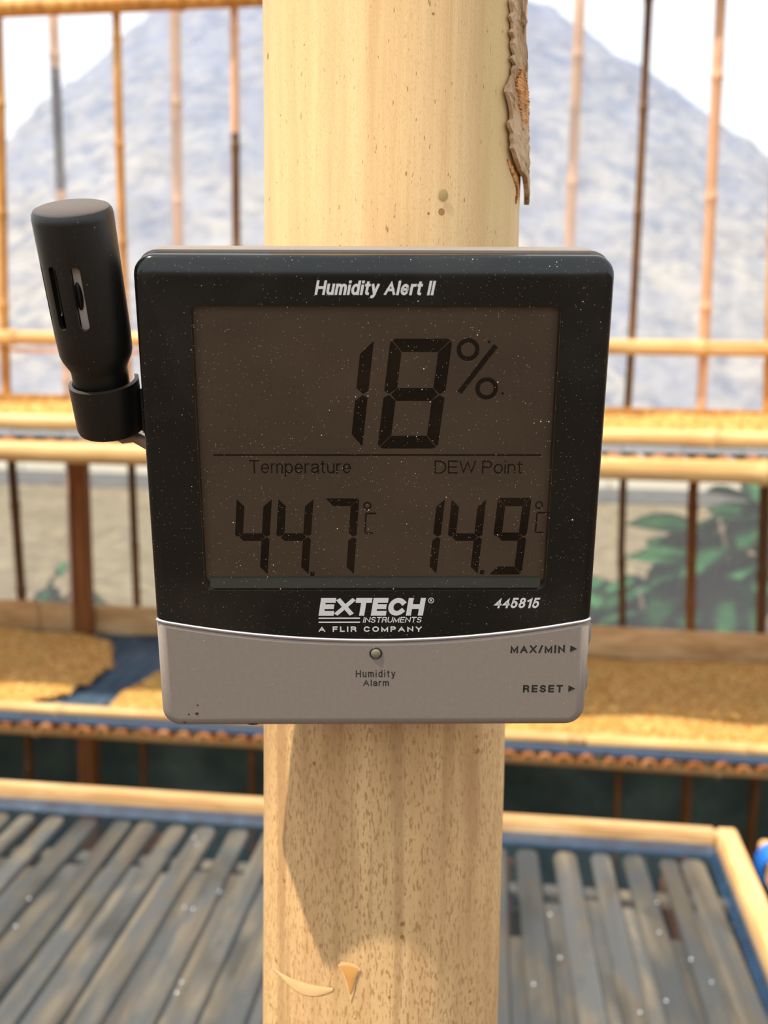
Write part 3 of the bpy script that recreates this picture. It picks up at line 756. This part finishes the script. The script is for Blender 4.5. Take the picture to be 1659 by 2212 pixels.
stack('window_well', [(loop(-38.5,39.1,44.3,-19.9,1.6,2.4), -0.72), (loop(-38.2,38.8,44.0,-19.4,1.6,2.4), -0.72), (loop(-38.1,38.7,43.9,-19.3,1.6,2.4), -2.55), (loop(-38.6,39.2,44.4,-19.9,1.6,2.4), -2.9)], M['well'], bez, False, False)
b = bmesh.new(); rings(b, [[MM(x, -19.3, -0.75), MM(x, -17.5, -2.1), MM(x, -17.2, -2.6), MM(x, -19.3, -2.6)] for x in (-37.2, -20, 0, 20, 37.8)]); add('window_ledge', b, M['ledge'], bez)
stack('screen_panel', [(loop(-38.5,39.1,44.3,-19.8,1,1), -3.6), (loop(-38.5,39.1,44.3,-19.8,1,1), -2.66)], M['lcd'], meter)
stack('screen_lens', [(loop(-38.2,38.8,44.0,-19.4,1.6,2.4), -0.62), (loop(-38.25,38.85,44.05,-19.45,1.6,2.4), -0.04)], M['lens'], meter, False, True)
# silver foot
def foot(o, zz):
    P = []
    for k in range(41): x = (50-o)-(100-2*o)*k/40; P.append((x, seam(x)-0.35-o*0.4))
    xl, xr, yb, r = -50+o, 50-o, -54.7+o, max(0.8, 4.6-o)
    for k in range(9): a = PI+PI/2*k/8; P.append((xl+r+r*math.cos(a), yb+r+r*math.sin(a)))
    for k in range(9): a = -PI/2+PI/2*k/8; P.append((xr-r+r*math.cos(a), yb+r+r*math.sin(a)))
    return (P, zz)
stack('lower_panel', [foot(0.0, -7.3), foot(0.0, -2.4), foot(0.25, -1.3), foot(0.9, -0.45), foot(1.9, 0.0), foot(2.6, 0.05)], M['silver'], meter)
b = bmesh.new(); tube(b, [MM(-49.7+99.4*k/60, seam(-49.7+99.4*k/60)-0.1, -0.30-(0.5 if k in (0, 60) else 0)) for k in range(61)], 0.00046, 10); add('trim_ridge', b, M['ridge'], meter, smooth=True)
b = bmesh.new(); box(b, MM(0, 24, -25.2), (0.03, 0.03, 0.0104)); o = add('hanging_bracket', b, M['black'], meter)
for yy in (-32.46, -44.53):
    b = bmesh.new(); bmesh.ops.create_uvsphere(b, u_segments=20, v_segments=12, radius=1.0)
    for v in b.verts: v.co = MM(49.6+v.co.x*1.5, yy+v.co.y*4.4, -5.4+v.co.z*2.6)
    add('button', b, M['silver'], meter, smooth=True)
def disc(cx, cy, prof, mat, name, parent, seg=32):
    b = bmesh.new(); rings(b, [[MM(cx+r*math.cos(2*PI*k/seg), cy+r*math.sin(2*PI*k/seg), z) for k in range(seg)] for r, z in prof]); return add(name, b, mat, parent, smooth=True)
al = disc(0.39, -35.3, [(1.5,0.0),(1.5,0.18),(1.32,0.26),(1.2,0.06),(0.2,0.02)], M['ledrim'], 'alarm_light', meter)
disc(0.39, -35.3, [(1.22,0.02),(1.1,0.22),(0.8,0.38),(0.4,0.46),(0.08,0.48)], M['led'], 'light_dome', al)

# ---- lettering
def arc(cx, cy, rx, ry, a0, a1, n=10):
    return [(cx+rx*math.cos(math.radians(a0+(a1-a0)*k/n)), cy+ry*math.sin(math.radians(a0+(a1-a0)*k/n))) for k in range(n+1)]
XH = 0.73                                                  # height of small letters
def bowl(w, h=XH): return arc(w/2, h/2, w/2, h/2, 90, 450, 22)
GLY = {                                                    # strokes of each letter in a box of width w, cap height 1
 'A': (0.80, [[(0,0),(0.40,1),(0.80,0)], [(0.15,0.33),(0.65,0.33)]]), 'C': (0.74, [arc(0.38,0.5,0.38,0.5,42,318,20)]),
 'D': (0.72, [[(0,0),(0,1),(0.34,1)]+arc(0.34,0.5,0.38,0.5,90,-90,14)+[(0,0)]]), 'E': (0.58, [[(0.58,1),(0,1),(0,0),(0.58,0)], [(0,0.51),(0.53,0.51)]]),
 'F': (0.54, [[(0.54,1),(0,1),(0,0)], [(0,0.5),(0.47,0.5)]]), 'H': (0.70, [[(0,0),(0,1)], [(0.70,0),(0.70,1)], [(0,0.51),(0.70,0.51)]]),
 'I': (0.0, [[(0,0),(0,1)]]), 'L': (0.50, [[(0,1),(0,0),(0.50,0)]]), 'M': (0.82, [[(0,0),(0,1),(0.41,0.08),(0.82,1),(0.82,0)]]),
 'N': (0.70, [[(0,0),(0,1),(0.70,0),(0.70,1)]]), 'O': (0.78, [arc(0.39,0.5,0.39,0.5,90,450,28)]),
 'P': (0.60, [[(0,0),(0,1),(0.34,1)]+arc(0.34,0.74,0.26,0.26,90,-90,12)+[(0,0.48)]]),
 'R': (0.64, [[(0,0),(0,1),(0.37,1)]+arc(0.37,0.75,0.25,0.25,90,-90,12)+[(0,0.5)], [(0.36,0.5),(0.58,0.34),(0.64,0)]]),
 'S': (0.62, [arc(0.31,0.75,0.29,0.25,20,270,14)+arc(0.31,0.25,0.31,0.25,90,-160,14)]), 'T': (0.64, [[(0,1),(0.64,1)], [(0.32,1),(0.32,0)]]),
 'U': (0.68, [[(0,1),(0,0.33)]+arc(0.34,0.33,0.34,0.33,180,360,14)+[(0.68,1)]]), 'W': (1.06, [[(0,1),(0.25,0),(0.53,0.96),(0.81,0),(1.06,1)]]),
 'X': (0.74, [[(0,0),(0.74,1)], [(0,1),(0.74,0)]]), 'Y': (0.72, [[(0,1),(0.36,0.42),(0.72,1)], [(0.36,0.42),(0.36,0)]]), '/': (0.30, [[(0,0),(0.30,1)]]),
 'a': (0.48, [arc(0.24,XH-0.2,0.24,0.2,165,0,9)+[(0.48,0.0)], [(0.48,0.44),(0.2,0.39)]+arc(0.2,0.2,0.2,0.19,95,270,9)+[(0.30,0.03),(0.48,0.2)]]),
 'd': (0.52, [[(0.52,1),(0.52,0)], bowl(0.52)]), 'e': (0.52, [[(0.02,0.37),(0.52,0.37)]+arc(0.26,XH/2,0.26,XH/2,0,312,20)]),
 'i': (0.0, [[(0,0),(0,0.665)], [(0,0.985),(0,1.0)]]), 'l': (0.0, [[(0,0),(0,1)]]),
 'm': (0.80, [[(0,0),(0,XH)], [(0,0.45)]+arc(0.2,XH-0.22,0.2,0.22,170,0,9)+[(0.40,0)], [(0.40,0.45)]+arc(0.6,XH-0.22,0.2,0.22,170,0,9)+[(0.80,0)]]),
 'n': (0.46, [[(0,0),(0,XH)], [(0,0.42)]+arc(0.23,XH-0.24,0.23,0.24,170,0,9)+[(0.46,0)]]), 'o': (0.54, [bowl(0.54)]),
 'p': (0.52, [[(0,XH),(0,-0.27)], bowl(0.52)]), 'r': (0.26, [[(0,0),(0,XH)], [(0,0.42)]+arc(0.26,XH-0.26,0.26,0.26,175,85,6)]),
 't': (0.26, [[(0.11,0.93),(0.11,0.14)]+arc(0.23,0.14,0.12,0.14,180,275,5), [(0,XH),(0.26,XH)]]),
 'u': (0.46, [[(0,XH),(0,0.24)]+arc(0.23,0.24,0.23,0.24,180,350,9), [(0.46,XH),(0.46,0)]]), 'y': (0.48, [[(0,XH),(0.25,0.02)], [(0.48,XH),(0.22,-0.16)]+arc(0.10,-0.12,0.11,0.14,-30,-110,4)]),
 '1': (0.30, [[(0,0.74),(0.30,0.98),(0.30,0)]]), '4': (0.58, [[(0.44,0),(0.44,1),(0,0.32),(0.58,0.32)]]), '5': (0.54, [[(0.50,1),(0.10,1),(0.06,0.53)]+arc(0.26,0.32,0.28,0.32,118,-160,14)]),
 '8': (0.54, [arc(0.27,0.76,0.23,0.24,90,450,20), arc(0.27,0.26,0.27,0.26,90,450,20)])}
def stroke(b, pts, t, z, th, fx, ylo, yhi):
    """flat ribbon of width t along pts, mitred, square ends; fx places a point on the face"""
    P = [Vector(p) for p in pts]; closed = (P[0]-P[-1]).length < 1e-6
    n = len(P); L, Rr = [], []
    for i in range(n):
        d0 = P[i]-P[i-1] if i else (P[0]-P[-2] if closed else P[1]-P[0]); d1 = P[i+1]-P[i] if i < n-1 else (P[1]-P[0] if closed else P[-1]-P[-2])
        if d0.length < 1e-9: d0 = d1
        if d1.length < 1e-9: d1 = d0
        d0, d1 = d0.normalized(), d1.normalized(); n0, n1 = Vector((-d0.y, d0.x)), Vector((-d1.y, d1.x))
        m = n0+n1; m = m.normalized() if m.length > 1e-6 else n0
        k = (t/2)/max(0.32, m.dot(n0)); q = P[i]
        if not closed and i == 0: q = q-d1*t/2
        if not closed and i == n-1: q = q+d0*t/2
        L.append(q+m*k); Rr.append(q-m*k)
    cl = lambda v: (v.x, min(yhi, max(ylo, v.y)))
    for i in range(n-1):
        q = [cl(Rr[i]), cl(Rr[i+1]), cl(L[i+1]), cl(L[i])]
        lo = [b.verts.new(fx(x, y, z)) for x, y in q]; hi = [b.verts.new(fx(x, y, z+th)) for x, y in q]
        b.faces.new(hi)
        for k in (0, 2): b.faces.new((lo[k], lo[(k+1) % 4], hi[(k+1) % 4], hi[k]))
def text_mesh(name, txt, x0, x1, y0, y1, z, mat, parent, shear=0.0, t=0.3, track=0.3, space=0.7, th=0.015):
    """a line of writing fitted to its box on the face (mm): baseline y0, cap height y1, stroke t"""
    Hc = y1-y0; lean = shear*Hc; ww = 0.0; gaps = 0.0; n = len(txt)
    for i, ch in enumerate(txt):
        if ch == ' ': gaps += space*Hc; continue
        ww += GLY[ch][0]; gaps += t
        if i < n-1 and txt[i+1] != ' ': gaps += track*t
    k = (x1-x0-lean-gaps)/max(1e-6, ww)                     # width of the letters that fills the box
    b = bmesh.new(); x = x0
    for i, ch in enumerate(txt):
        if ch == ' ': x += space*Hc; continue
        w_, st = GLY[ch]
        for si, pl in enumerate(st):
            pts = [(x+t/2+px*k, y0+t/2+py*(Hc-t)) for px, py in pl]
            low = y0 if min(p[1] for p in pl) >= 0 else y0-Hc
            stroke(b, pts, t, z, th+0.004*si, lambda X, Y, Z: MM(X+(Y-y0)*shear, Y, Z), low, y1)
        x += w_*k+t*(1+(track if i < n-1 and txt[i+1] != ' ' else 0))
    return add(name, b, mat, parent)
FR = meter
text_mesh('lettering', 'Humidity Alert II', -12.46, 12.64, 46.3, 49.25, 0.0, M['white'], FR, 0.19, 0.54, 0.42, 0.42)
text_mesh('lettering', 'EXTECH', -12.68, 11.75, -25.85, -21.5, 0.0, M['white'], FR, 0.15, 1.16, 0.22)
text_mesh('lettering', 'INSTRUMENTS', -2.6, 10.98, -27.6, -26.2, 0.0, M['white'], FR, 0.2, 0.21, 0.85)
text_mesh('lettering', 'A FLIR COMPANY', -12.72, 10.92, -29.9, -28.55, 0.0, M['white'], FR, 0.0, 0.30, 1.8, 1.25)
text_mesh('lettering', '445815', 27.21, 37.86, -24.05, -21.5, 0.0, M['white'], FR, 0.2, 0.47, 0.6)
text_mesh('lettering', 'R', 12.66, 13.18, -22.46, -21.78, 0.0, M['white'], FR, 0.0, 0.12)
text_mesh('lettering', 'MAX/MIN', 31.5, 44.1, -35.35, -33.3, 0.05, M['ink'], FR, 0.0, 0.44, 1.0)
text_mesh('lettering', 'RESET', 34.86, 44.2, -45.5, -43.55, 0.05, M['ink'], FR, 0.0, 0.44, 1.2)
text_mesh('lettering', 'Humidity', -4.25, 4.9, -41.45, -39.6, 0.05, M['ink'], FR, 0.0, 0.25, 1.6)
text_mesh('lettering', 'Alarm', -2.55, 3.45, -43.72, -42.05, 0.05, M['ink'], FR, 0.0, 0.25, 1.3)
LZ = -2.66
text_mesh('lettering', 'Temperature', -27.5, -5.15, 7.15, 10.2, LZ, M['segt'], FR, 0.0, 0.32, 1.1, th=0.03)
text_mesh('lettering', 'DEW Point', 13.25, 32.65, 7.12, 10.1, LZ, M['segt'], FR, 0.0, 0.32, 1.1, 0.45, th=0.03)
def flat(b, pts, z, th=0.04):
    lo = [b.verts.new(MM(x, y, z)) for x, y in pts]; hi = [b.verts.new(MM(x, y, z+th)) for x, y in pts]
    b.faces.new(lo[::-1]); b.faces.new(hi)
    for i in range(len(pts)): b.faces.new((lo[i], lo[(i+1) % len(pts)], hi[(i+1) % len(pts)], hi[i]))
def ring(b, cx, cy, ro, ri, z, seg=28, th=0.04):
    def c(r, zz): return [MM(cx+r*math.cos(2*PI*k/seg), cy+r*math.sin(2*PI*k/seg), zz) for k in range(seg)]
    rings(b, [c(ro, z), c(ro, z+th), c(ri, z+th), c(ri, z)], False, False)
def one(name, pts_list, z, mat, parent=None):
    b = bmesh.new()
    for p in pts_list: flat(b, p, z)
    return add(name, b, mat, parent or FR)
one('logo_bar', [[(-12.68,-26.64),(-3.23,-26.64),(-3.23,-26.34),(-12.68,-26.34)]], 0.0, M['white'])
one('logo_bar', [[(-12.7,-27.63),(-3.23,-27.63),(-3.23,-27.33),(-12.7,-27.33)]], 0.0, M['white'])
b = bmesh.new(); ring(b, 12.92, -22.12, 0.68, 0.54, 0.0, 24, 0.02); add('registered_ring', b, M['white'], FR)
one('arrow', [[(45.34,-35.05),(46.9,-34.23),(45.34,-33.4)]], 0.06, M['ink'])
one('arrow', [[(45.52,-45.34),(47.08,-44.49),(45.52,-43.64)]], 0.06, M['ink'])
# ---- digits
SEG = {'0':'abcdef','1':'bc','4':'bcfg','5':'acdfg','7':'abc','8':'abcdefg','9':'abcdfg'}
def digit(ch, xbl, xbr, yb, xtl, yt, t, tv=None, gap=0.16, rc=0.0):
    """seven-segment figure: lower left/right x, base y, upper left x, top y, stroke"""
    tv = tv or t; Wd = xbr-xbl; Hh = yt-yb; ym = Hh/2
    def q(x, y): return (xbl+x+(xtl-xbl)*y/Hh, yb+y)
    g = gap; k = 0.5*tv
    segs = dict(
        a=[(g+rc, Hh), (Wd-g-rc, Hh), (Wd-g-rc*0.3, Hh-rc*0.35), (Wd-t-g*0.4, Hh-tv), (t+g*0.4, Hh-tv), (g+rc*0.3, Hh-rc*0.35)],
        d=[(g+rc, 0), (g+rc*0.3, rc*0.35), (t+g*0.4, tv), (Wd-t-g*0.4, tv), (Wd-g-rc*0.3, rc*0.35), (Wd-g-rc, 0)],
        b=[(Wd, Hh-g-rc), (Wd-rc*0.35, Hh-g-rc*0.3), (Wd-t, Hh-tv-g*0.5), (Wd-t, ym+k*0.9+g*0.4), (Wd-t*0.42, ym+g*0.6), (Wd, ym+k*0.45+g*0.6)],
        c=[(Wd, g+rc), (Wd, ym-k*0.45-g*0.6), (Wd-t*0.42, ym-g*0.6), (Wd-t, ym-k*0.9-g*0.4), (Wd-t, tv+g*0.5), (Wd-rc*0.35, g+rc*0.3)],
        f=[(0, Hh-g-rc), (0, ym+k*0.45+g*0.6), (t*0.42, ym+g*0.6), (t, ym+k*0.9+g*0.4), (t, Hh-tv-g*0.5), (rc*0.35, Hh-g-rc*0.3)],
        e=[(0, g+rc), (rc*0.35, g+rc*0.3), (t, tv+g*0.5), (t, ym-k*0.9-g*0.4), (t*0.42, ym-g*0.6), (0, ym-k*0.45-g*0.6)],
        g=[(t*0.5+g, ym), (t+g*0.8, ym+k), (Wd-t-g*0.8, ym+k), (Wd-t*0.5-g, ym), (Wd-t-g*0.8, ym-k), (t+g*0.8, ym-k)])
    return one('digit', [[q(*p) for p in segs[s]] for s in SEG[ch]], LZ, M['seg'])
digit('1', -9.0, -2.65, 13.1, -6.5, 36.6, 2.65, 2.9, 0.18, 0.35)
digit('8', 0.65, 13.84, 12.85, 3.35, 36.9, 2.70, 2.85, 0.18, 0.9)
digit('4', -32.05, -24.25, -16.8, -30.55, 1.3, 1.78, 1.78, 0.12, 0.2)
digit('4', -22.75, -14.95, -16.8, -21.30, 1.3, 1.78, 1.78, 0.12, 0.2)
digit('7', -12.2, -4.65, -16.8, -10.9, 1.35, 1.78, 1.78, 0.12, 0.3)
digit('1', 8.2, 14.15, -16.7, 9.8, 1.25, 1.75, 1.78, 0.12, 0.2)
digit('4', 15.9, 23.6, -16.75, 17.25, 1.2, 1.78, 1.78, 0.12, 0.2)
digit('9', 26.1, 33.6, -16.85, 27.55, 1.5, 1.85, 1.95, 0.12, 0.5)
for x, y in ((-14.06, -16.65), (24.57, -16.3)):
    one('decimal_point', [[(x-0.48,y-0.5),(x+0.45,y-0.5),(x+0.5,y+0.5),(x-0.43,y+0.5)]], LZ, M['seg'])
one('divider_line', [[(-35.3,11.15),(36.6,11.2),(36.6,11.58),(-35.3,11.52)]], LZ, M['seg'])
b = bmesh.new(); ring(b, 19.89, 34.61, 2.45, 1.5, LZ); ring(b, 24.13, 26.23, 2.45, 1.5, LZ)
flat(b, [(17.85,25.65),(18.75,25.0),(26.25,35.15),(25.35,35.8)], LZ)
for x, y in ((24.32, 36.25), (27.62, 25.12)): flat(b, [(x+0.3*math.cos(k*PI/4), y+0.3*math.sin(k*PI/4)) for k in range(8)], LZ)
add('percent_sign', b, M['segt'], FR)
for dx, dy in ((0, 0), (38.35, 0.15)):
    b = bmesh.new(); ring(b, -1.55+dx, -0.35+dy, 0.92, 0.58, LZ, 20)
    for p in ([(-2.0,-1.95),(0.45,-1.95),(0.35,-2.35),(-1.7,-2.35)], [(-2.05,-2.1),(-1.7,-2.45),(-1.78,-4.2),(-2.15,-4.35)], [(-2.15,-4.55),(-1.8,-4.7),(-1.87,-6.5),(-2.25,-6.85)], [(-2.2,-6.95),(-1.8,-6.65),(-0.3,-6.65),(-0.2,-6.95)]):
        flat(b, [(x+dx, y+dy) for x, y in p], LZ)
    add('degree_sign', b, M['segt'], FR)
# ---- specks of dirt on the foot
for x, y, r in ((-41.6,-50.8,0.42), (-41.3,-48.6,0.24), (-43.5,-51.0,0.26), (-45.9,-51.7,0.2), (-44.6,-53.2,0.3)):
    b = bmesh.new(); bmesh.ops.create_uvsphere(b, u_segments=10, v_segments=6, radius=1.0)
    for v in b.verts: v.co = MM(x+v.co.x*r*random.uniform(0.8, 1.2), y+v.co.y*r*random.uniform(0.8, 1.2), 0.03+v.co.z*r*0.35-(0.1 if y < -51.5 else 0))
    add('dirt_speck', b, M['dirt'], FR, smooth=True)
b = bmesh.new(); bmesh.ops.create_uvsphere(b, u_segments=14, v_segments=6, radius=1.0)
for v in b.verts: v.co = MM(-28.6+v.co.x*1.4, -53.9+v.co.y*0.25, -0.5+v.co.z*0.25)
add('dirt_speck', b, M['dirt'], FR, smooth=True)

# ---- sensor probe in its clip on the left side
P0, P1 = MM(-59.4, 14.0, -11.0), MM(-61.3, 63.6, -1.2)
ax = (P1-P0).normalized(); LEN = (P1-P0).length
rot = Vector((0, 0, 1)).rotation_difference(ax)
def lathe(b, prof, seg=48):
    vs_ = rings(b, [[Vector((r*math.cos(2*PI*k/seg), r*math.sin(2*PI*k/seg), z)) for k in range(seg)] for r, z in prof], True, True); return b
T = LEN*1000
prof_out = [(5.9, 1), (6.05, 15.6), (6.3, 16.4), (7.4, 18.6), (7.75, 19.8), (7.95, 24), (8.2, T-2.0), (8.05, T-0.95), (7.6, T-0.25), (6.9, T), (0.4, T)]
prof_in = [(0.3, 21), (6.2, 21), (6.9, 24), (6.9, T-3), (0.3, T-3)]
S_ = 1e-3
b = bmesh.new(); lathe(b, [(r*S_, z*S_) for r, z in prof_out], 64); me_o = bpy.data.meshes.new('probe_outer'); bmesh.ops.recalc_face_normals(b, faces=b.faces); b.to_mesh(me_o); b.free()
body = bpy.data.objects.new('sensor_probe', me_o); COL.objects.link(body)
me_o.materials.append(M['black'])
b = bmesh.new(); lathe(b, [(r*S_, z*S_) for r, z in prof_in], 32)
me_c = bpy.data.meshes.new('cut'); bmesh.ops.recalc_face_normals(b, faces=b.faces); b.to_mesh(me_c); b.free()
cut1 = bpy.data.objects.new('cut', me_c); COL.objects.link(cut1)
b = bmesh.new()
for k in range(5):
    a = math.radians(-83-36*k); hw = 1.0; z0, z1 = 28.0, 39.4
    ou = [(-hw*math.cos(PI*q/8), z1+hw*math.sin(PI*q/8)) for q in range(9)]+[(hw*math.cos(PI*q/8), z0-hw*math.sin(PI*q/8)) for q in range(9)]
    L = []
    for rr in (5.0, 10.5):
        L.append([(Matrix.Rotation(a, 3, 'Z') @ Vector((rr, x, z)))*S_ for x, z in ou])
    rings(b, L)
me_c2 = bpy.data.meshes.new('cut2'); bmesh.ops.recalc_face_normals(b, faces=b.faces); b.to_mesh(me_c2); b.free()
cut2 = bpy.data.objects.new('cut2', me_c2); COL.objects.link(cut2)
for c in (cut1, cut2):
    md = body.modifiers.new('b', 'BOOLEAN'); md.operation = 'DIFFERENCE'; md.object = c; md.solver = 'EXACT'
bpy.context.view_layer.update()
me = bpy.data.meshes.new_from_object(body.evaluated_get(bpy.context.evaluated_depsgraph_get()))
for o in (body, cut1, cut2): bpy.data.objects.remove(o)
for p in me.polygons: p.use_smooth = True
me.set_sharp_from_angle(angle=math.radians(32))
probe = add('sensor_probe', me, None, meter)
probe.location = P0; probe.rotation_mode = 'QUATERNION'; probe.rotation_quaternion = rot
b = bmesh.new(); box(b, (0.0012, -0.0052, 0.0335), (0.0030, 0.0008, 0.018)); add('sensor_board', b, M['chip'], probe)
b = bmesh.new(); bmesh.ops.create_uvsphere(b, u_segments=14, v_segments=8, radius=1.0)
for v in b.verts: v.co = Vector((0.0003+v.co.x*0.0008, -0.0058+v.co.y*0.0007, 0.0338+v.co.z*0.0030))
add('sensor_bead', b, M['black'], probe, smooth=True)
b = bmesh.new(); lathe(b, [(4.4*S_, 21.5*S_), (4.4*S_, 43*S_)], 20); add('sensor_core', b, M['black'], probe, smooth=False)
# clip: open sleeve
b = bmesh.new(); CL = []
for rr, top in ((7.7, 1), (6.9, 1)):
    pass
seg = 40; A0, A1 = math.radians(-186), math.radians(25)
def clip_ring(r, z, tilt):
    return [Vector((r*math.cos(A0+(A1-A0)*k/seg), r*math.sin(A0+(A1-A0)*k/seg), z+tilt*math.cos(A0+(A1-A0)*k/seg)))*S_ for k in range(seg+1)]
cr = [clip_ring(6.6, 0.2, 0), clip_ring(7.2, 0.2, 0), clip_ring(7.45, 1.0, 0), clip_ring(7.6, 11.6, 0.2), clip_ring(6.8, 11.8, 0.2)]
vv = [[b.verts.new(p) for p in l] for l in cr]
for i in range(5):
    j = (i+1) % 5
    for k in range(seg): b.faces.new((vv[i][k], vv[i][k+1], vv[j][k+1], vv[j][k]))
b.faces.new([vv[i][0] for i in range(5)]); b.faces.new([vv[i][seg] for i in range(4, -1, -1)])
# floor of the sleeve
fl = b.verts.new((0, 0, 0.0004))
for k in range(seg): b.faces.new((vv[0][k], vv[0][k+1], fl))
clip = add('probe_clip', b, M['black'], meter)
for p in clip.data.polygons: p.use_smooth = True
clip.data.set_sharp_from_angle(angle=math.radians(40))
clip.location = P0 + ax*0.0012 + Vector((0.0005, 0, 0)); clip.rotation_mode = 'QUATERNION'; clip.rotation_quaternion = rot
b = bmesh.new(); box(b, MM(-50.8, 19.5, -12), (0.003, 0.010, 0.006), bev=0.0006); add('clip_bracket', b, M['black'], meter)
b = bmesh.new(); tube(b, [MM(-58.5, 14.4, -11), MM(-56.5, 13.0, -10.8), MM(-54, 14.6-1.2, -10.6), MM(-51.5, 12.0, -10.4), MM(-49, 10.4, -10.6), MM(-46, 9.5, -11)], 0.0013, 10); add('cable', b, M['cable'], meter, smooth=True)
